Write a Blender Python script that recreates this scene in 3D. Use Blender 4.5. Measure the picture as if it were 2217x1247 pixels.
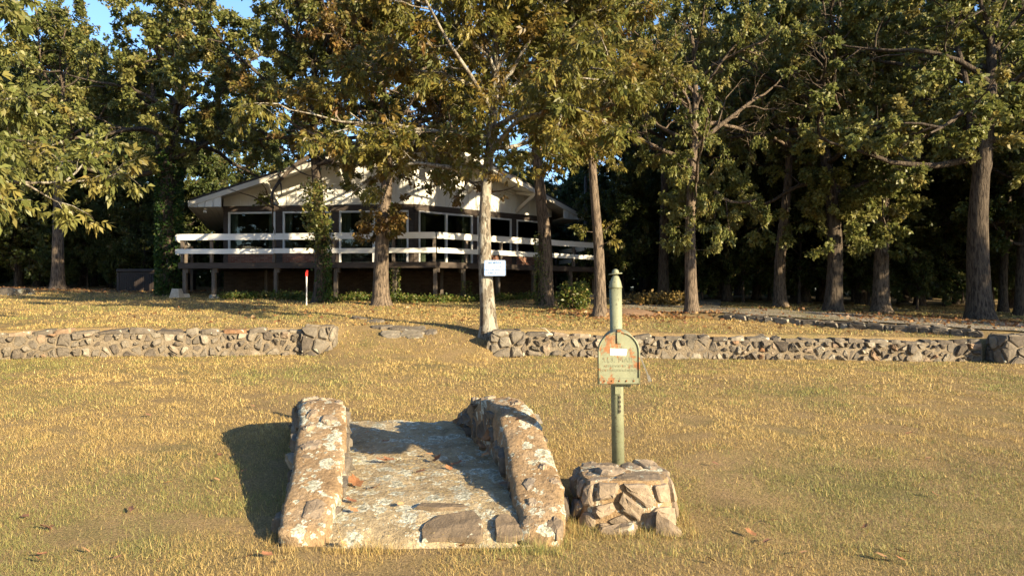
import bpy, bmesh, math, random
import numpy as np
from mathutils import Vector, Matrix, noise as mnoise

scene = bpy.context.scene
for o in list(bpy.data.objects):
    bpy.data.objects.remove(o)
COL = scene.collection
R = math.radians

# ------------------------------------------------------------------ camera, sky, sun, exposure
CAMZ = 1.6
F = 1600.0            # focal length in photograph pixels
cam_d = bpy.data.cameras.new('camera')
cam_d.sensor_width = 36.0
cam_d.lens = F / 2217.0 * 36.0
cam_d.clip_end = 2000.0
cam = bpy.data.objects.new('camera', cam_d)
cam.location = (0, 0, CAMZ)
cam.rotation_euler = (R(90.30), 0, 0)
COL.objects.link(cam)
scene.camera = cam

SUN_EL = R(18.5)
SUN_DIR = Vector((math.cos(SUN_EL) * math.cos(R(40)), -math.cos(SUN_EL) * math.sin(R(40)), math.sin(SUN_EL)))  # towards the sun
world = bpy.data.worlds.new('World')
scene.world = world
world.use_nodes = True
wn = world.node_tree.nodes
wn.clear()
sky = wn.new('ShaderNodeTexSky')
sky.sky_type = 'NISHITA'
sky.sun_disc = False
sky.sun_elevation = SUN_EL
sky.sun_rotation = math.atan2(SUN_DIR.x, SUN_DIR.y)
sky.air_density = 1.0
sky.dust_density = 0.6
sky.ozone_density = 4.0
bg = wn.new('ShaderNodeBackground')
bg.inputs['Strength'].default_value = 0.10
wo = wn.new('ShaderNodeOutputWorld')
world.node_tree.links.new(sky.outputs[0], bg.inputs['Color'])
world.node_tree.links.new(bg.outputs[0], wo.inputs['Surface'])

sun_d = bpy.data.lights.new('sun', 'SUN')
sun_d.energy = 5.0
sun_d.angle = R(0.5)
sun_d.color = (1.0, 0.82, 0.54)
sun = bpy.data.objects.new('sun', sun_d)
sun.rotation_euler = SUN_DIR.to_track_quat('Z', 'Y').to_euler()
sun.location = (30, -20, 25)
COL.objects.link(sun)

vs = scene.view_settings
vs.view_transform = 'Standard'
vs.look = 'None'
vs.gamma = 1.0
vs.use_curve_mapping = False
vs.exposure = 1.68

# ------------------------------------------------------------------ small helpers
def lerp(a, b, t): return a + (b - a) * t
def sstep(a, b, x):
    t = min(1.0, max(0.0, (x - a) / (b - a))); return t * t * (3 - 2 * t)
def PX(px, d): return (px - 1108.5) / F * d            # world x of a picture column at depth d
def PZ(py, d): return CAMZ + (632.0 - py) / F * d      # world z of a picture row at depth d

def tag(o, label=None, cat=None, group=None, kind=None):
    if label: o['label'] = label
    if cat: o['category'] = cat
    if group: o['group'] = group
    if kind: o['kind'] = kind
    return o

def link(o, parent=None):
    COL.objects.link(o)
    if parent is not None: o.parent = parent
    return o

def empty(name, loc=(0, 0, 0), rz=0.0):
    e = bpy.data.objects.new(name, None)
    e.empty_display_size = 0.2
    e.location = loc; e.rotation_euler = (0, 0, rz)
    return link(e)

def mesh_obj(name, verts, faces, mat=None, parent=None, smooth=False):
    me = bpy.data.meshes.new(name)
    me.from_pydata([tuple(v) for v in verts], [], faces)
    me.update()
    if smooth:
        me.polygons.foreach_set('use_smooth', [True] * len(me.polygons))
    if mat: me.materials.append(mat)
    return link(bpy.data.objects.new(name, me), parent)

def np_mesh(name, V, Fq, mat, colors=None, smooth=False):
    """V (n,3) float, Fq (m,k) int -> mesh, colors (n,3) optional point colours"""
    me = bpy.data.meshes.new(name)
    n, m, k = len(V), len(Fq), Fq.shape[1]
    me.vertices.add(n); me.vertices.foreach_set('co', np.asarray(V, np.float32).ravel())
    me.loops.add(m * k); me.loops.foreach_set('vertex_index', np.asarray(Fq, np.int32).ravel())
    me.polygons.add(m)
    me.polygons.foreach_set('loop_start', np.arange(0, m * k, k, dtype=np.int32))
    me.polygons.foreach_set('loop_total', np.full(m, k, np.int32))
    if smooth: me.polygons.foreach_set('use_smooth', np.ones(m, bool))
    if colors is not None:
        a = me.color_attributes.new('tint', 'FLOAT_COLOR', 'POINT')
        c = np.ones((n, 4), np.float32); c[:, :3] = colors
        a.data.foreach_set('color', c.ravel())
    me.update(calc_edges=True)
    if mat: me.materials.append(mat)
    return me

class MB:
    """collects boxes, bars and tubes into one mesh"""
    def __init__(s): s.v = []; s.f = []
    def box(s, c, size, rz=0.0, M=None):
        hx, hy, hz = size[0] / 2, size[1] / 2, size[2] / 2
        b = len(s.v); ca, sa = math.cos(rz), math.sin(rz)
        for z in (-hz, hz):
            for x, y in ((-hx, -hy), (hx, -hy), (hx, hy), (-hx, hy)):
                p = Vector((c[0] + x * ca - y * sa, c[1] + x * sa + y * ca, c[2] + z))
                s.v.append(M @ p if M else p)
        for q in ((0, 3, 2, 1), (4, 5, 6, 7), (0, 1, 5, 4), (1, 2, 6, 5), (2, 3, 7, 6), (3, 0, 4, 7)):
            s.f.append([b + i for i in q])
        return s
    def bar(s, a, b_, w, h, up=(0, 0, 1)):
        a = Vector(a); b_ = Vector(b_); t = (b_ - a).normalized()
        n = t.cross(Vector(up)).normalized(); u = n.cross(t)
        i = len(s.v)
        for p in (a, b_):
            for x, z in ((-1, -1), (1, -1), (1, 1), (-1, 1)):
                s.v.append(p + n * (x * w / 2) + u * (z * h / 2))
        for q in ((0, 3, 2, 1), (4, 5, 6, 7), (0, 1, 5, 4), (1, 2, 6, 5), (2, 3, 7, 6), (3, 0, 4, 7)):
            s.f.append([i + k for k in q])
        return s
    def prism(s, poly, ext):
        """poly: list of Vectors (planar), ext: Vector"""
        i = len(s.v); n = len(poly)
        s.v += [Vector(p) for p in poly] + [Vector(p) + ext for p in poly]
        s.f.append([i + k for k in range(n)][::-1]); s.f.append([i + n + k for k in range(n)])
        for k in range(n):
            s.f.append([i + k, i + (k + 1) % n, i + n + (k + 1) % n, i + n + k])
        return s
    def tube(s, pts, rad, n=8, cap=True):
        pts = [Vector(p) for p in pts]; b = len(s.v)
        if not hasattr(rad, '__len__'): rad = [rad] * len(pts)
        prev = None
        for i, p in enumerate(pts):
            t = (pts[min(i + 1, len(pts) - 1)] - pts[max(i - 1, 0)]).normalized()
            if prev is None:
                a = Vector((1, 0, 0)) if abs(t.x) < 0.8 else Vector((0, 1, 0))
            else: a = prev
            u = (a - t * a.dot(t)).normalized(); w = t.cross(u); prev = u
            for k in range(n):
                an = 2 * math.pi * k / n
                s.v.append(p + (u * math.cos(an) + w * math.sin(an)) * rad[i])
        for i in range(len(pts) - 1):
            for k in range(n):
                a0 = b + i * n + k; a1 = b + i * n + (k + 1) % n
                s.f.append([a0, a1, a1 + n, a0 + n])
        if cap:
            s.f.append([b + k for k in range(n)][::-1])
            s.f.append([b + (len(pts) - 1) * n + k for k in range(n)])
        return s
    def lathe(s, prof, n=20, c=(0, 0, 0)):
        b = len(s.v)
        for r, z in prof:
            for k in range(n):
                an = 2 * math.pi * k / n
                s.v.append(Vector((c[0] + r * math.cos(an), c[1] + r * math.sin(an), c[2] + z)))
        for i in range(len(prof) - 1):
            for k in range(n):
                a0 = b + i * n + k; a1 = b + i * n + (k + 1) % n
                s.f.append([a0, a1, a1 + n, a0 + n])
        s.f.append([b + k for k in range(n)][::-1]); s.f.append([b + (len(prof) - 1) * n + k for k in range(n)])
        return s
    def build(s, name, mat, parent=None, smooth=False, bevel=0.0):
        o = mesh_obj(name, s.v, s.f, mat, parent, smooth)
        if bevel:
            m = o.modifiers.new('bevel', 'BEVEL'); m.width = bevel; m.segments = 2; m.limit_method = 'ANGLE'
        return o

# ------------------------------------------------------------------ materials
class Mat:
    def __init__(s, name, rough=0.8, spec=0.3):
        s.m = bpy.data.materials.new(name); s.m.use_nodes = True
        s.t = s.m.node_tree; s.n = s.t.nodes; s.b = s.n['Principled BSDF']
        s.b.inputs['Roughness'].default_value = rough
        s.b.inputs['Specular IOR Level'].default_value = spec
        s.co = None
    def new(s, t, **kw):
        x = s.n.new(t)
        for k, v in kw.items(): setattr(x, k, v)
        return x
    def L(s, a, b): s.t.links.new(a, b)
    def coord(s, kind='Object'):
        if s.co is None: s.co = s.new('ShaderNodeTexCoord')
        return s.co.outputs[kind]
    def mapping(s, scale, kind='Object', loc=(0, 0, 0)):
        mp = s.new('ShaderNodeMapping'); mp.inputs['Scale'].default_value = scale; mp.inputs['Location'].default_value = loc
        s.L(s.coord(kind), mp.inputs['Vector']); return mp.outputs[0]
    def noise(s, scale, detail=5, rough=0.6, vec=None, dist=0.0):
        x = s.new('ShaderNodeTexNoise'); x.inputs['Scale'].default_value = scale; x.inputs['Detail'].default_value = detail
        x.inputs['Roughness'].default_value = rough; x.inputs['Distortion'].default_value = dist
        s.L(vec if vec is not None else s.coord(), x.inputs['Vector']); return x
    def voro(s, scale, feature='F1', vec=None, rnd=1.0):
        x = s.new('ShaderNodeTexVoronoi', feature=feature); x.inputs['Scale'].default_value = scale
        x.inputs['Randomness'].default_value = rnd
        s.L(vec if vec is not None else s.coord(), x.inputs['Vector']); return x
    def ramp(s, fac, stops):
        x = s.new('ShaderNodeValToRGB'); e = x.color_ramp.elements
        while len(e) < len(stops): e.new(0.5)
        for i, (p, c) in enumerate(stops):
            e[i].position = p; e[i].color = (c, c, c, 1) if not hasattr(c, '__len__') else (*c, 1)
        s.L(fac, x.inputs[0]); return x.outputs[0]
    def mix(s, fac, a, b, mode='MIX'):
        x = s.new('ShaderNodeMix', data_type='RGBA', blend_type=mode)
        for inp, v in ((x.inputs[0], fac), (x.inputs[6], a), (x.inputs[7], b)):
            if hasattr(v, 'is_output'): s.L(v, inp)
            elif hasattr(v, '__len__'): inp.default_value = (*v, 1)
            else: inp.default_value = v
        return x.outputs[2]
    def math(s, op, a, b=0.0):
        x = s.new('ShaderNodeMath', operation=op)
        for inp, v in ((x.inputs[0], a), (x.inputs[1], b)):
            if hasattr(v, 'is_output'): s.L(v, inp)
            else: inp.default_value = v
        return x.outputs[0]
    def base(s, c):
        if hasattr(c, 'is_output'): s.L(c, s.b.inputs['Base Color'])
        else: s.b.inputs['Base Color'].default_value = (*c, 1)
    def bump(s, h, strength=0.5, dist=0.02):
        x = s.new('ShaderNodeBump'); x.inputs['Strength'].default_value = strength; x.inputs['Distance'].default_value = dist
        s.L(h, x.inputs['Height']); s.L(x.outputs[0], s.b.inputs['Normal'])

M = {}
def simple(name, col, rough=0.7, var=0.25, scale=6.0, bump=0.3, stretch=(1, 1, 1), spec=0.3, metal=0.0):
    m = Mat(name, rough, spec)
    v = m.mapping(stretch)
    n = m.noise(scale, 6, 0.65, v)
    d = tuple(c * (1 - var) for c in col); l = tuple(min(1, c * (1 + var)) for c in col)
    m.base(m.ramp(n.outputs[0], [(0.3, d), (0.7, l)]))
    m.b.inputs['Metallic'].default_value = metal
    if bump: m.bump(m.noise(scale * 5, 4, 0.6, v).outputs[0], bump, 0.01)
    M[name] = m.m
    return m.m

simple('white_paint', (0.74, 0.72, 0.66), 0.55, 0.10, 1.3, 0.1)
simple('siding_paint', (0.70, 0.69, 0.64), 0.6, 0.07, 1.0, 0.08)
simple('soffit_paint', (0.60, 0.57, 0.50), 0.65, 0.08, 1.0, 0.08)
simple('dark_timber', (0.055, 0.042, 0.034), 0.75, 0.35, 3.0, 0.3, (1, 1, 6))
simple('post_timber', (0.105, 0.085, 0.068), 0.8, 0.35, 3.0, 0.4, (6, 6, 1))
simple('shingle', (0.06, 0.055, 0.05), 0.9, 0.4, 8.0, 0.5)
simple('aluminium', (0.62, 0.62, 0.60), 0.4, 0.08, 2.0, 0.0)
simple('concrete', (0.36, 0.32, 0.26), 0.9, 0.3, 7.0, 0.5)
simple('tub_panel', (0.028, 0.021, 0.018), 0.6, 0.25, 3.0, 0.1)
simple('tub_cover', (0.035, 0.026, 0.022), 0.55, 0.2, 3.0, 0.2)
simple('curtain', (0.20, 0.21, 0.15), 0.9, 0.15, 3.0, 0.1)
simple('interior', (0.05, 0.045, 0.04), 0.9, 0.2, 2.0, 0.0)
simple('red_plastic', (0.62, 0.035, 0.03), 0.45, 0.1, 3.0, 0.0)
simple('white_plastic', (0.75, 0.74, 0.70), 0.5, 0.08, 3.0, 0.0)
simple('paper', (0.82, 0.82, 0.80), 0.8, 0.04, 6.0, 0.2)
simple('sign_white', (0.50, 0.50, 0.46), 0.5, 0.06, 5.0, 0.0)
simple('sign_blue', (0.10, 0.22, 0.50), 0.5, 0.15, 5.0, 0.0)
simple('deadwood', (0.42, 0.35, 0.27), 0.85, 0.3, 5.0, 0.5, (1, 1, 1))
simple('rusty_metal', (0.20, 0.085, 0.03), 0.8, 0.5, 20.0, 0.4)
simple('lamp_glass', (0.7, 0.7, 0.66), 0.3, 0.05, 2.0, 0.0)
simple('soil', (0.16, 0.10, 0.06), 0.95, 0.35, 5.0, 0.7)
simple('steel', (0.13, 0.12, 0.10), 0.6, 0.3, 20.0, 0.2)

def brick_mat(name, c1, c2, mo):
    m = Mat(name, 0.9, 0.2)
    b = m.new('ShaderNodeTexBrick')
    b.inputs['Scale'].default_value = 1.0
    b.inputs['Brick Width'].default_value = 0.21; b.inputs['Row Height'].default_value = 0.075
    b.inputs['Mortar Size'].default_value = 0.008
    b.inputs['Color1'].default_value = (*c1, 1); b.inputs['Color2'].default_value = (*c2, 1)
    b.inputs['Mortar'].default_value = (*mo, 1)
    m.L(m.coord('UV'), b.inputs['Vector'])
    n = m.noise(2.5)
    m.base(m.mix(0.35, b.outputs[0], m.ramp(n.outputs[0], [(0.35, (0.10, 0.05, 0.03)), (0.7, (0.5, 0.3, 0.2))]), 'OVERLAY'))
    m.bump(m.math('MULTIPLY', b.outputs[1], -1.0), 0.6, 0.01)
    M[name] = m.m
brick_mat('brick', (0.18, 0.065, 0.04), (0.30, 0.17, 0.11), (0.27, 0.235, 0.19))
brick_mat('shaded_brick', (0.055, 0.038, 0.026), (0.095, 0.07, 0.05), (0.08, 0.07, 0.055))  # darkened brick: the shade under the deck is put into its colour
simple('brick_piece', (0.27, 0.075, 0.045), 0.9, 0.35, 6.0, 0.5)

def glass_mat():
    m = Mat('glass'); m.n.remove(m.b)
    tr = m.new('ShaderNodeBsdfTransparent'); tr.inputs[0].default_value = (0.80, 0.84, 0.82, 1)
    gl = m.new('ShaderNodeBsdfGlossy'); gl.inputs['Roughness'].default_value = 0.01
    fr = m.new('ShaderNodeFresnel'); fr.inputs['IOR'].default_value = 1.55
    mx = m.new('ShaderNodeMixShader'); m.L(fr.outputs[0], mx.inputs[0]); m.L(tr.outputs[0], mx.inputs[1]); m.L(gl.outputs[0], mx.inputs[2])
    m.L(mx.outputs[0], m.n['Material Output'].inputs['Surface'])
    M['glass'] = m.m
glass_mat()

def stone_mat(name, stops, lichen=0.0, lscale=7.0):
    """field stone: colour differs from stone to stone, patches of pale lichen"""
    m = Mat(name, 0.92, 0.2)
    oi = m.new('ShaderNodeObjectInfo')
    col = m.ramp(oi.outputs['Random'], stops)
    n = m.noise(9.0, 8, 0.7)
    col = m.mix(0.75, col, m.ramp(n.outputs[0], [(0.28, (0.18, 0.17, 0.16)), (0.5, (0.5, 0.5, 0.5)), (0.72, (0.82, 0.80, 0.76))]), 'OVERLAY')
    h = m.noise(22.0, 8, 0.7).outputs[0]
    if lichen > 0:
        col = lichen_layer(m, col, lichen, lscale)
    m.base(col)
    m.bump(h, 0.8, 0.02)
    M[name] = m.m
    return m.m

def lichen_layer(m, col, amount, scale):
    # round crusts: voronoi cells with a radius of their own, edge broken by noise, in clusters
    w = m.noise(scale * 2.2, 4, 0.6)
    vec = m.new('ShaderNodeVectorMath', operation='ADD')
    sc = m.new('ShaderNodeVectorMath', operation='SCALE'); m.L(w.outputs['Color'], sc.inputs[0]); sc.inputs['Scale'].default_value = 0.13
    m.L(m.coord(), vec.inputs[0]); m.L(sc.outputs[0], vec.inputs[1])
    out = col
    for k, (s_, thr) in enumerate(((scale * .62, 0.40), (scale * 1.7, 0.32))):
        v = m.voro(s_, 'F1', vec.outputs[0])
        sep = m.new('ShaderNodeSeparateColor'); m.L(v.outputs['Color'], sep.inputs[0])
        clus = m.noise(2.2 + k, 3, 0.6)
        gate = m.math('GREATER_THAN', m.math('ADD', m.math('MULTIPLY', sep.outputs[0], 0.55), clus.outputs[0]), 1.12 - amount * 0.5 + 0.05 * k)
        rad = m.math('ADD', m.math('MULTIPLY', sep.outputs[1], 0.30), thr - 0.12)
        inside = m.math('LESS_THAN', v.outputs['Distance'], rad)
        mask = m.math('MULTIPLY', gate, inside)
        rim = m.math('DIVIDE', v.outputs['Distance'], rad)
        lc = m.ramp(rim, [(0.0, (0.25, 0.235, 0.17)), (0.5, (0.33, 0.315, 0.235)), (0.82, (0.52, 0.505, 0.40)), (1.0, (0.37, 0.35, 0.27))])
        g = m.noise(45.0, 3, 0.6)
        lc = m.mix(0.9, lc, m.ramp(g.outputs[0], [(0.3, 0.15), (0.7, 0.8)]), 'OVERLAY')
        out = m.mix(mask, out, lc)
    return out

stone_mat('wall_stone', [(0.0, (0.075, 0.062, 0.05)), (0.25, (0.14, 0.118, 0.092)), (0.5, (0.105, 0.09, 0.072)), (0.75, (0.175, 0.15, 0.115)), (0.92, (0.25, 0.22, 0.17)), (1.0, (0.19, 0.105, 0.055))], 0.25, 7.0)
stone_mat('entry_stone', [(0.0, (0.15, 0.115, 0.08)), (0.4, (0.22, 0.17, 0.12)), (0.8, (0.27, 0.21, 0.15)), (1.0, (0.18, 0.155, 0.125))], 0.55, 7.0)
stone_mat('flag_stone', [(0.0, (0.14, 0.105, 0.07)), (1.0, (0.20, 0.15, 0.10))], 0.35, 9.0)

def mortar_mat(name, c1, c2, c3, lichen, lscale):
    m = Mat(name, 0.95, 0.15)
    n = m.noise(3.0, 8, 0.7)
    col = m.ramp(n.outputs[0], [(0.25, c1), (0.5, c2), (0.75, c3)])
    n2 = m.noise(30.0, 5, 0.7)
    col = m.mix(0.6, col, m.ramp(n2.outputs[0], [(0.3, 0.22), (0.7, 0.75)]), 'OVERLAY')
    if lichen: col = lichen_layer(m, col, lichen, lscale)
    m.base(col); m.bump(n2.outputs[0], 0.9, 0.03)
    M[name] = m.m
mortar_mat('wall_mortar', (0.125, 0.098, 0.068), (0.185, 0.148, 0.102), (0.23, 0.188, 0.132), 0, 5)
mortar_mat('entry_mortar', (0.17, 0.11, 0.06), (0.28, 0.19, 0.105), (0.36, 0.275, 0.185), 0.68, 10.0)
mortar_mat('slab_concrete', (0.15, 0.115, 0.07), (0.34, 0.265, 0.16), (0.44, 0.36, 0.235), 0.78, 11.0)

def bark_mat(name, dark, light, patch=None):
    m = Mat(name, 0.95, 0.15)
    v = m.mapping((9, 9, 1.6))
    r = m.noise(2.6, 6, 0.65, v, 0.6)
    col = m.ramp(r.outputs[0], [(0.40, dark), (0.56, light)])
    if patch:
        p = m.noise(3.0, 6, 0.7, m.mapping((2.5, 2.5, 1.0)))
        col = m.mix(m.ramp(p.outputs[0], [(0.48, 0.0), (0.54, 0.8)]), col, patch)
    m.base(col); m.bump(r.outputs[0], 1.0, 0.05)
    M[name] = m.m
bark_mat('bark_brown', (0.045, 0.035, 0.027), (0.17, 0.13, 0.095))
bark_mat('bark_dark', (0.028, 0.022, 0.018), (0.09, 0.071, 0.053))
bark_mat('bark_pale', (0.05, 0.04, 0.03), (0.20, 0.17, 0.13), (0.34, 0.32, 0.265))

def leaf_mat(name, trans=0.35, rough=0.5):
    m = Mat(name, rough, 0.35)
    at = m.new('ShaderNodeAttribute'); at.attribute_name = 'tint'
    m.base(at.outputs['Color'])
    tl = m.new('ShaderNodeBsdfTranslucent'); m.L(at.outputs['Color'], tl.inputs['Color'])
    mx = m.new('ShaderNodeMixShader'); mx.inputs[0].default_value = trans
    m.L(m.b.outputs[0], mx.inputs[1]); m.L(tl.outputs[0], mx.inputs[2])
    m.L(mx.outputs[0], m.n['Material Output'].inputs['Surface'])
    M[name] = m.m
leaf_mat('leaf', 0.42, 0.45)
leaf_mat('grass_blade', 0.25, 0.6)

def ground_mat():
    m = Mat('lawn_soil', 1.0, 0.1)
    a = m.noise(0.55, 5, 0.6); b = m.noise(5.0, 6, 0.7); c = m.noise(60.0, 4, 0.7)
    col = m.ramp(a.outputs[0], [(0.35, (0.20, 0.145, 0.07)), (0.5, (0.26, 0.185, 0.085)), (0.65, (0.17, 0.14, 0.06))])
    col = m.mix(m.ramp(b.outputs[0], [(0.46, 0.0), (0.7, 0.7)]), col, (0.27, 0.18, 0.10))
    col = m.mix(0.7, col, m.ramp(c.outputs[0], [(0.3, 0.15), (0.7, 0.8)]), 'OVERLAY')
    m.base(col); m.bump(c.outputs[0], 0.8, 0.03)
    M['lawn_soil'] = m.m
    m = Mat('gravel', 1.0, 0.1)
    v = m.voro(26.0); a = m.noise(0.9, 5, 0.6)
    sep = m.new('ShaderNodeSeparateColor'); m.L(v.outputs['Color'], sep.inputs[0])
    col = m.ramp(sep.outputs[0], [(0.0, (0.13, 0.11, 0.085)), (1.0, (0.32, 0.28, 0.22))])
    col = m.mix(m.ramp(a.outputs[0], [(0.45, 0.0), (0.65, 0.7)]), col, (0.15, 0.13, 0.05))
    m.base(col); m.bump(v.outputs['Distance'], 0.8, 0.03)
    M['gravel'] = m.m
ground_mat()

def mailbox_paint(name, rustiness):
    m = Mat(name, 0.55, 0.4)
    n = m.noise(5.0, 5, 0.6)
    col = m.ramp(n.outputs[0], [(0.3, (0.155, 0.165, 0.10)), (0.7, (0.235, 0.245, 0.155))])
    sp = m.noise(55.0, 3, 0.6)
    col = m.mix(m.ramp(sp.outputs[0], [(0.60, 0.0), (0.66, 0.8)]), col, (0.09, 0.08, 0.05))
    r = m.noise(6.5, 7, 0.72, None, 0.4)
    rm = m.ramp(r.outputs[0], [(rustiness, 0.0), (rustiness + 0.05, 0.95)])
    rc = m.ramp(m.noise(28.0, 5, 0.7).outputs[0], [(0.3, (0.12, 0.045, 0.016)), (0.7, (0.33, 0.14, 0.05))])
    m.base(m.mix(rm, col, rc))
    m.bump(m.noise(35.0, 4, 0.6).outputs[0], 0.25, 0.005)
    M[name] = m.m
mailbox_paint('mailbox_paint', 0.60)
mailbox_paint('door_paint', 0.53)
mailbox_paint('post_paint', 0.66)
mailbox_paint('strip_paint', 0.47)
simple('emboss_paint', (0.23, 0.215, 0.13), 0.6, 0.25, 20, 0.1)

# ------------------------------------------------------------------ the lie of the land
EDGE_A = Vector((5.2, 18.2)); EDGE_B = Vector((9.35, 14.45))          # driveway edging
def wall_line(x):            # y of the garden wall
    if x < -3.4: return lerp(14.0, 12.85, min(1.6, (-3.4 - x) / 5.5))
    if x > -0.4: return 14.05 + 0.012 * x
    return 14.0
def g_low(x, y):
    ys = ((-60, -0.05), (3, -0.03), (4.7, 0.0), (7.3, 0.20), (10, 0.29), (14, 0.37), (20, 0.5))
    for (a, za), (b, zb) in zip(ys, ys[1:]):
        if y <= b: break
    z = lerp(za, zb, (y - a) / (b - a))
    return z - 0.012 * x * min(1, max(0, (y - 5) / 9.0))
def g_up(x, y):
    z = 0.85 + 0.038 * (min(y, 30) - 14) + 0.02 * max(0, min(y, 70) - 30)
    z -= (0.013 if x < 0 else 0.020) * max(-40, min(x, 25))
    # drive lies a little above the lawn behind its edging
    e = EDGE_B - EDGE_A; n = Vector((-e.y, e.x)).normalized()
    if n.y < 0: n = -n
    s = (Vector((x, y)) - EDGE_A).dot(n); t = (Vector((x, y)) - EDGE_A).dot(e) / e.length_squared
    z += 0.13 * sstep(0.0, 0.12, s) * sstep(-0.5, 0.05, t) * (1 - sstep(3.0, 7.0, s))
    return z
def G(x, y, bumps=True):
    wl = wall_line(x)
    gap = sstep(-3.75, -3.3, x) * (1 - sstep(-0.55, -0.1, x))
    w = lerp(0.06, 1.5, gap)
    t = sstep(wl + 0.2 - w, wl + 0.2 + w, y) if y < wl + 3 else 1.0
    z = lerp(g_low(x, min(y, 20)), g_up(x, y), t)
    if bumps and y < 60:
        z += 0.035 * mnoise.noise(Vector((x * 0.5, y * 0.5, 0.3))) + 0.014 * mnoise.noise(Vector((x * 2.1, y * 2.1, 4.0)))
    return z

def axis(parts):
    a = np.concatenate([np.arange(s, e, d) for s, e, d in parts]); return a
gx = axis([(-600, -60, 60), (-60, -20, 4), (-20, -11, 0.6), (-11, 13, 0.16), (13, 22, 0.6), (22, 60, 4), (60, 601, 60)])
gy = axis([(-300, -20, 40), (-20, 2, 2), (2, 12, 0.14), (12, 15.4, 0.05), (15.4, 32, 0.3), (32, 70, 2), (70, 900, 60)])
GV = np.array([(x, y, G(x, y)) for y in gy for x in gx])
nx, ny = len(gx), len(gy)
ii = np.arange(nx * ny).reshape(ny, nx)
GF = np.stack([ii[:-1, :-1], ii[:-1, 1:], ii[1:, 1:], ii[1:, :-1]], -1).reshape(-1, 4)
ground = link(bpy.data.objects.new('ground', np_mesh('ground', GV, GF, M['lawn_soil'], smooth=True)))
tag(ground, kind='structure')

# driveway: a gravel sheet draped over the ground
def strip(name, left, right, n, mat, lift, sub=8):
    V, Fc = [], []
    for i in range(n + 1):
        t = i / n * (len(left) - 1); k = min(int(t), len(left) - 2); f = t - k
        a = Vector(left[k]).lerp(Vector(left[k + 1]), f); b = Vector(right[k]).lerp(Vector(right[k + 1]), f)
        for j in range(sub + 1):
            p = a.lerp(b, j / sub)
            V.append((p.x, p.y, G(p.x, p.y) + lift))
    for i in range(n):
        for j in range(sub):
            a = i * (sub + 1) + j
            Fc.append([a, a + 1, a + sub + 2, a + sub + 1])
    return mesh_obj(name, V, Fc, mat, None, True)
drive = strip('driveway', [(26, 12.4), (14, 13.6), (9.5, 14.75), (5.4, 18.5), (3.2, 22.5), (5.2, 31)],
              [(26, 15.6), (15, 16.4), (11.0, 17.6), (7.8, 20.4), (6.6, 23.5), (8.8, 31)], 60, M['gravel'], 0.03, 12)
tag(drive, kind='structure')

# ------------------------------------------------------------------ stones
def clip_poly(poly, p, n):
    out = []
    for i in range(len(poly)):
        a, b = poly[i], poly[(i + 1) % len(poly)]
        da = (a[0] - p[0]) * n[0] + (a[1] - p[1]) * n[1]; db = (b[0] - p[0]) * n[0] + (b[1] - p[1]) * n[1]
        if da <= 0: out.append(a)
        if (da < 0 < db) or (db < 0 < da):
            t = da / (da - db); out.append((a[0] + (b[0] - a[0]) * t, a[1] + (b[1] - a[1]) * t))
    return out

def rubble_cells(w, h, cell, rng, aspect=1.35):
    """irregular cells of a rubble wall in the rectangle w x h"""
    pts = []
    rows = max(1, round(h / cell)); 
    for r in range(rows):
        cols = max(1, round(w / (cell * aspect)))
        for c in range(cols):
            if rng.random() < 0.24: continue
            pts.append(((c + 0.5 + 0.5 * (r % 2) + rng.uniform(-.5, .5)) * w / cols, (r + 0.5 + rng.uniform(-.46, .46)) * h / rows))
            if rng.random() < 0.34: pts.append(((c + 0.5 + rng.uniform(-.6, .6)) * w / cols, (r + 0.5 + rng.uniform(-.6, .6)) * h / rows))
    pts = [(x % w, min(max(y, .02 * h), .98 * h)) for x, y in pts]
    cells = []
    for i, p in enumerate(pts):
        poly = [(0, 0), (w, 0), (w, h), (0, h)]
        for j, q in enumerate(pts):
            if i == j: continue
            dx, dy = q[0] - p[0], q[1] - p[1]
            if dx * dx + dy * dy > (cell * 9) ** 2: continue
            poly = clip_poly(poly, ((p[0] + q[0]) / 2, (p[1] + q[1]) / 2), (dx, dy))
            if len(poly) < 3: break
        if len(poly) >= 3: cells.append(poly)
    return cells

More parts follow.
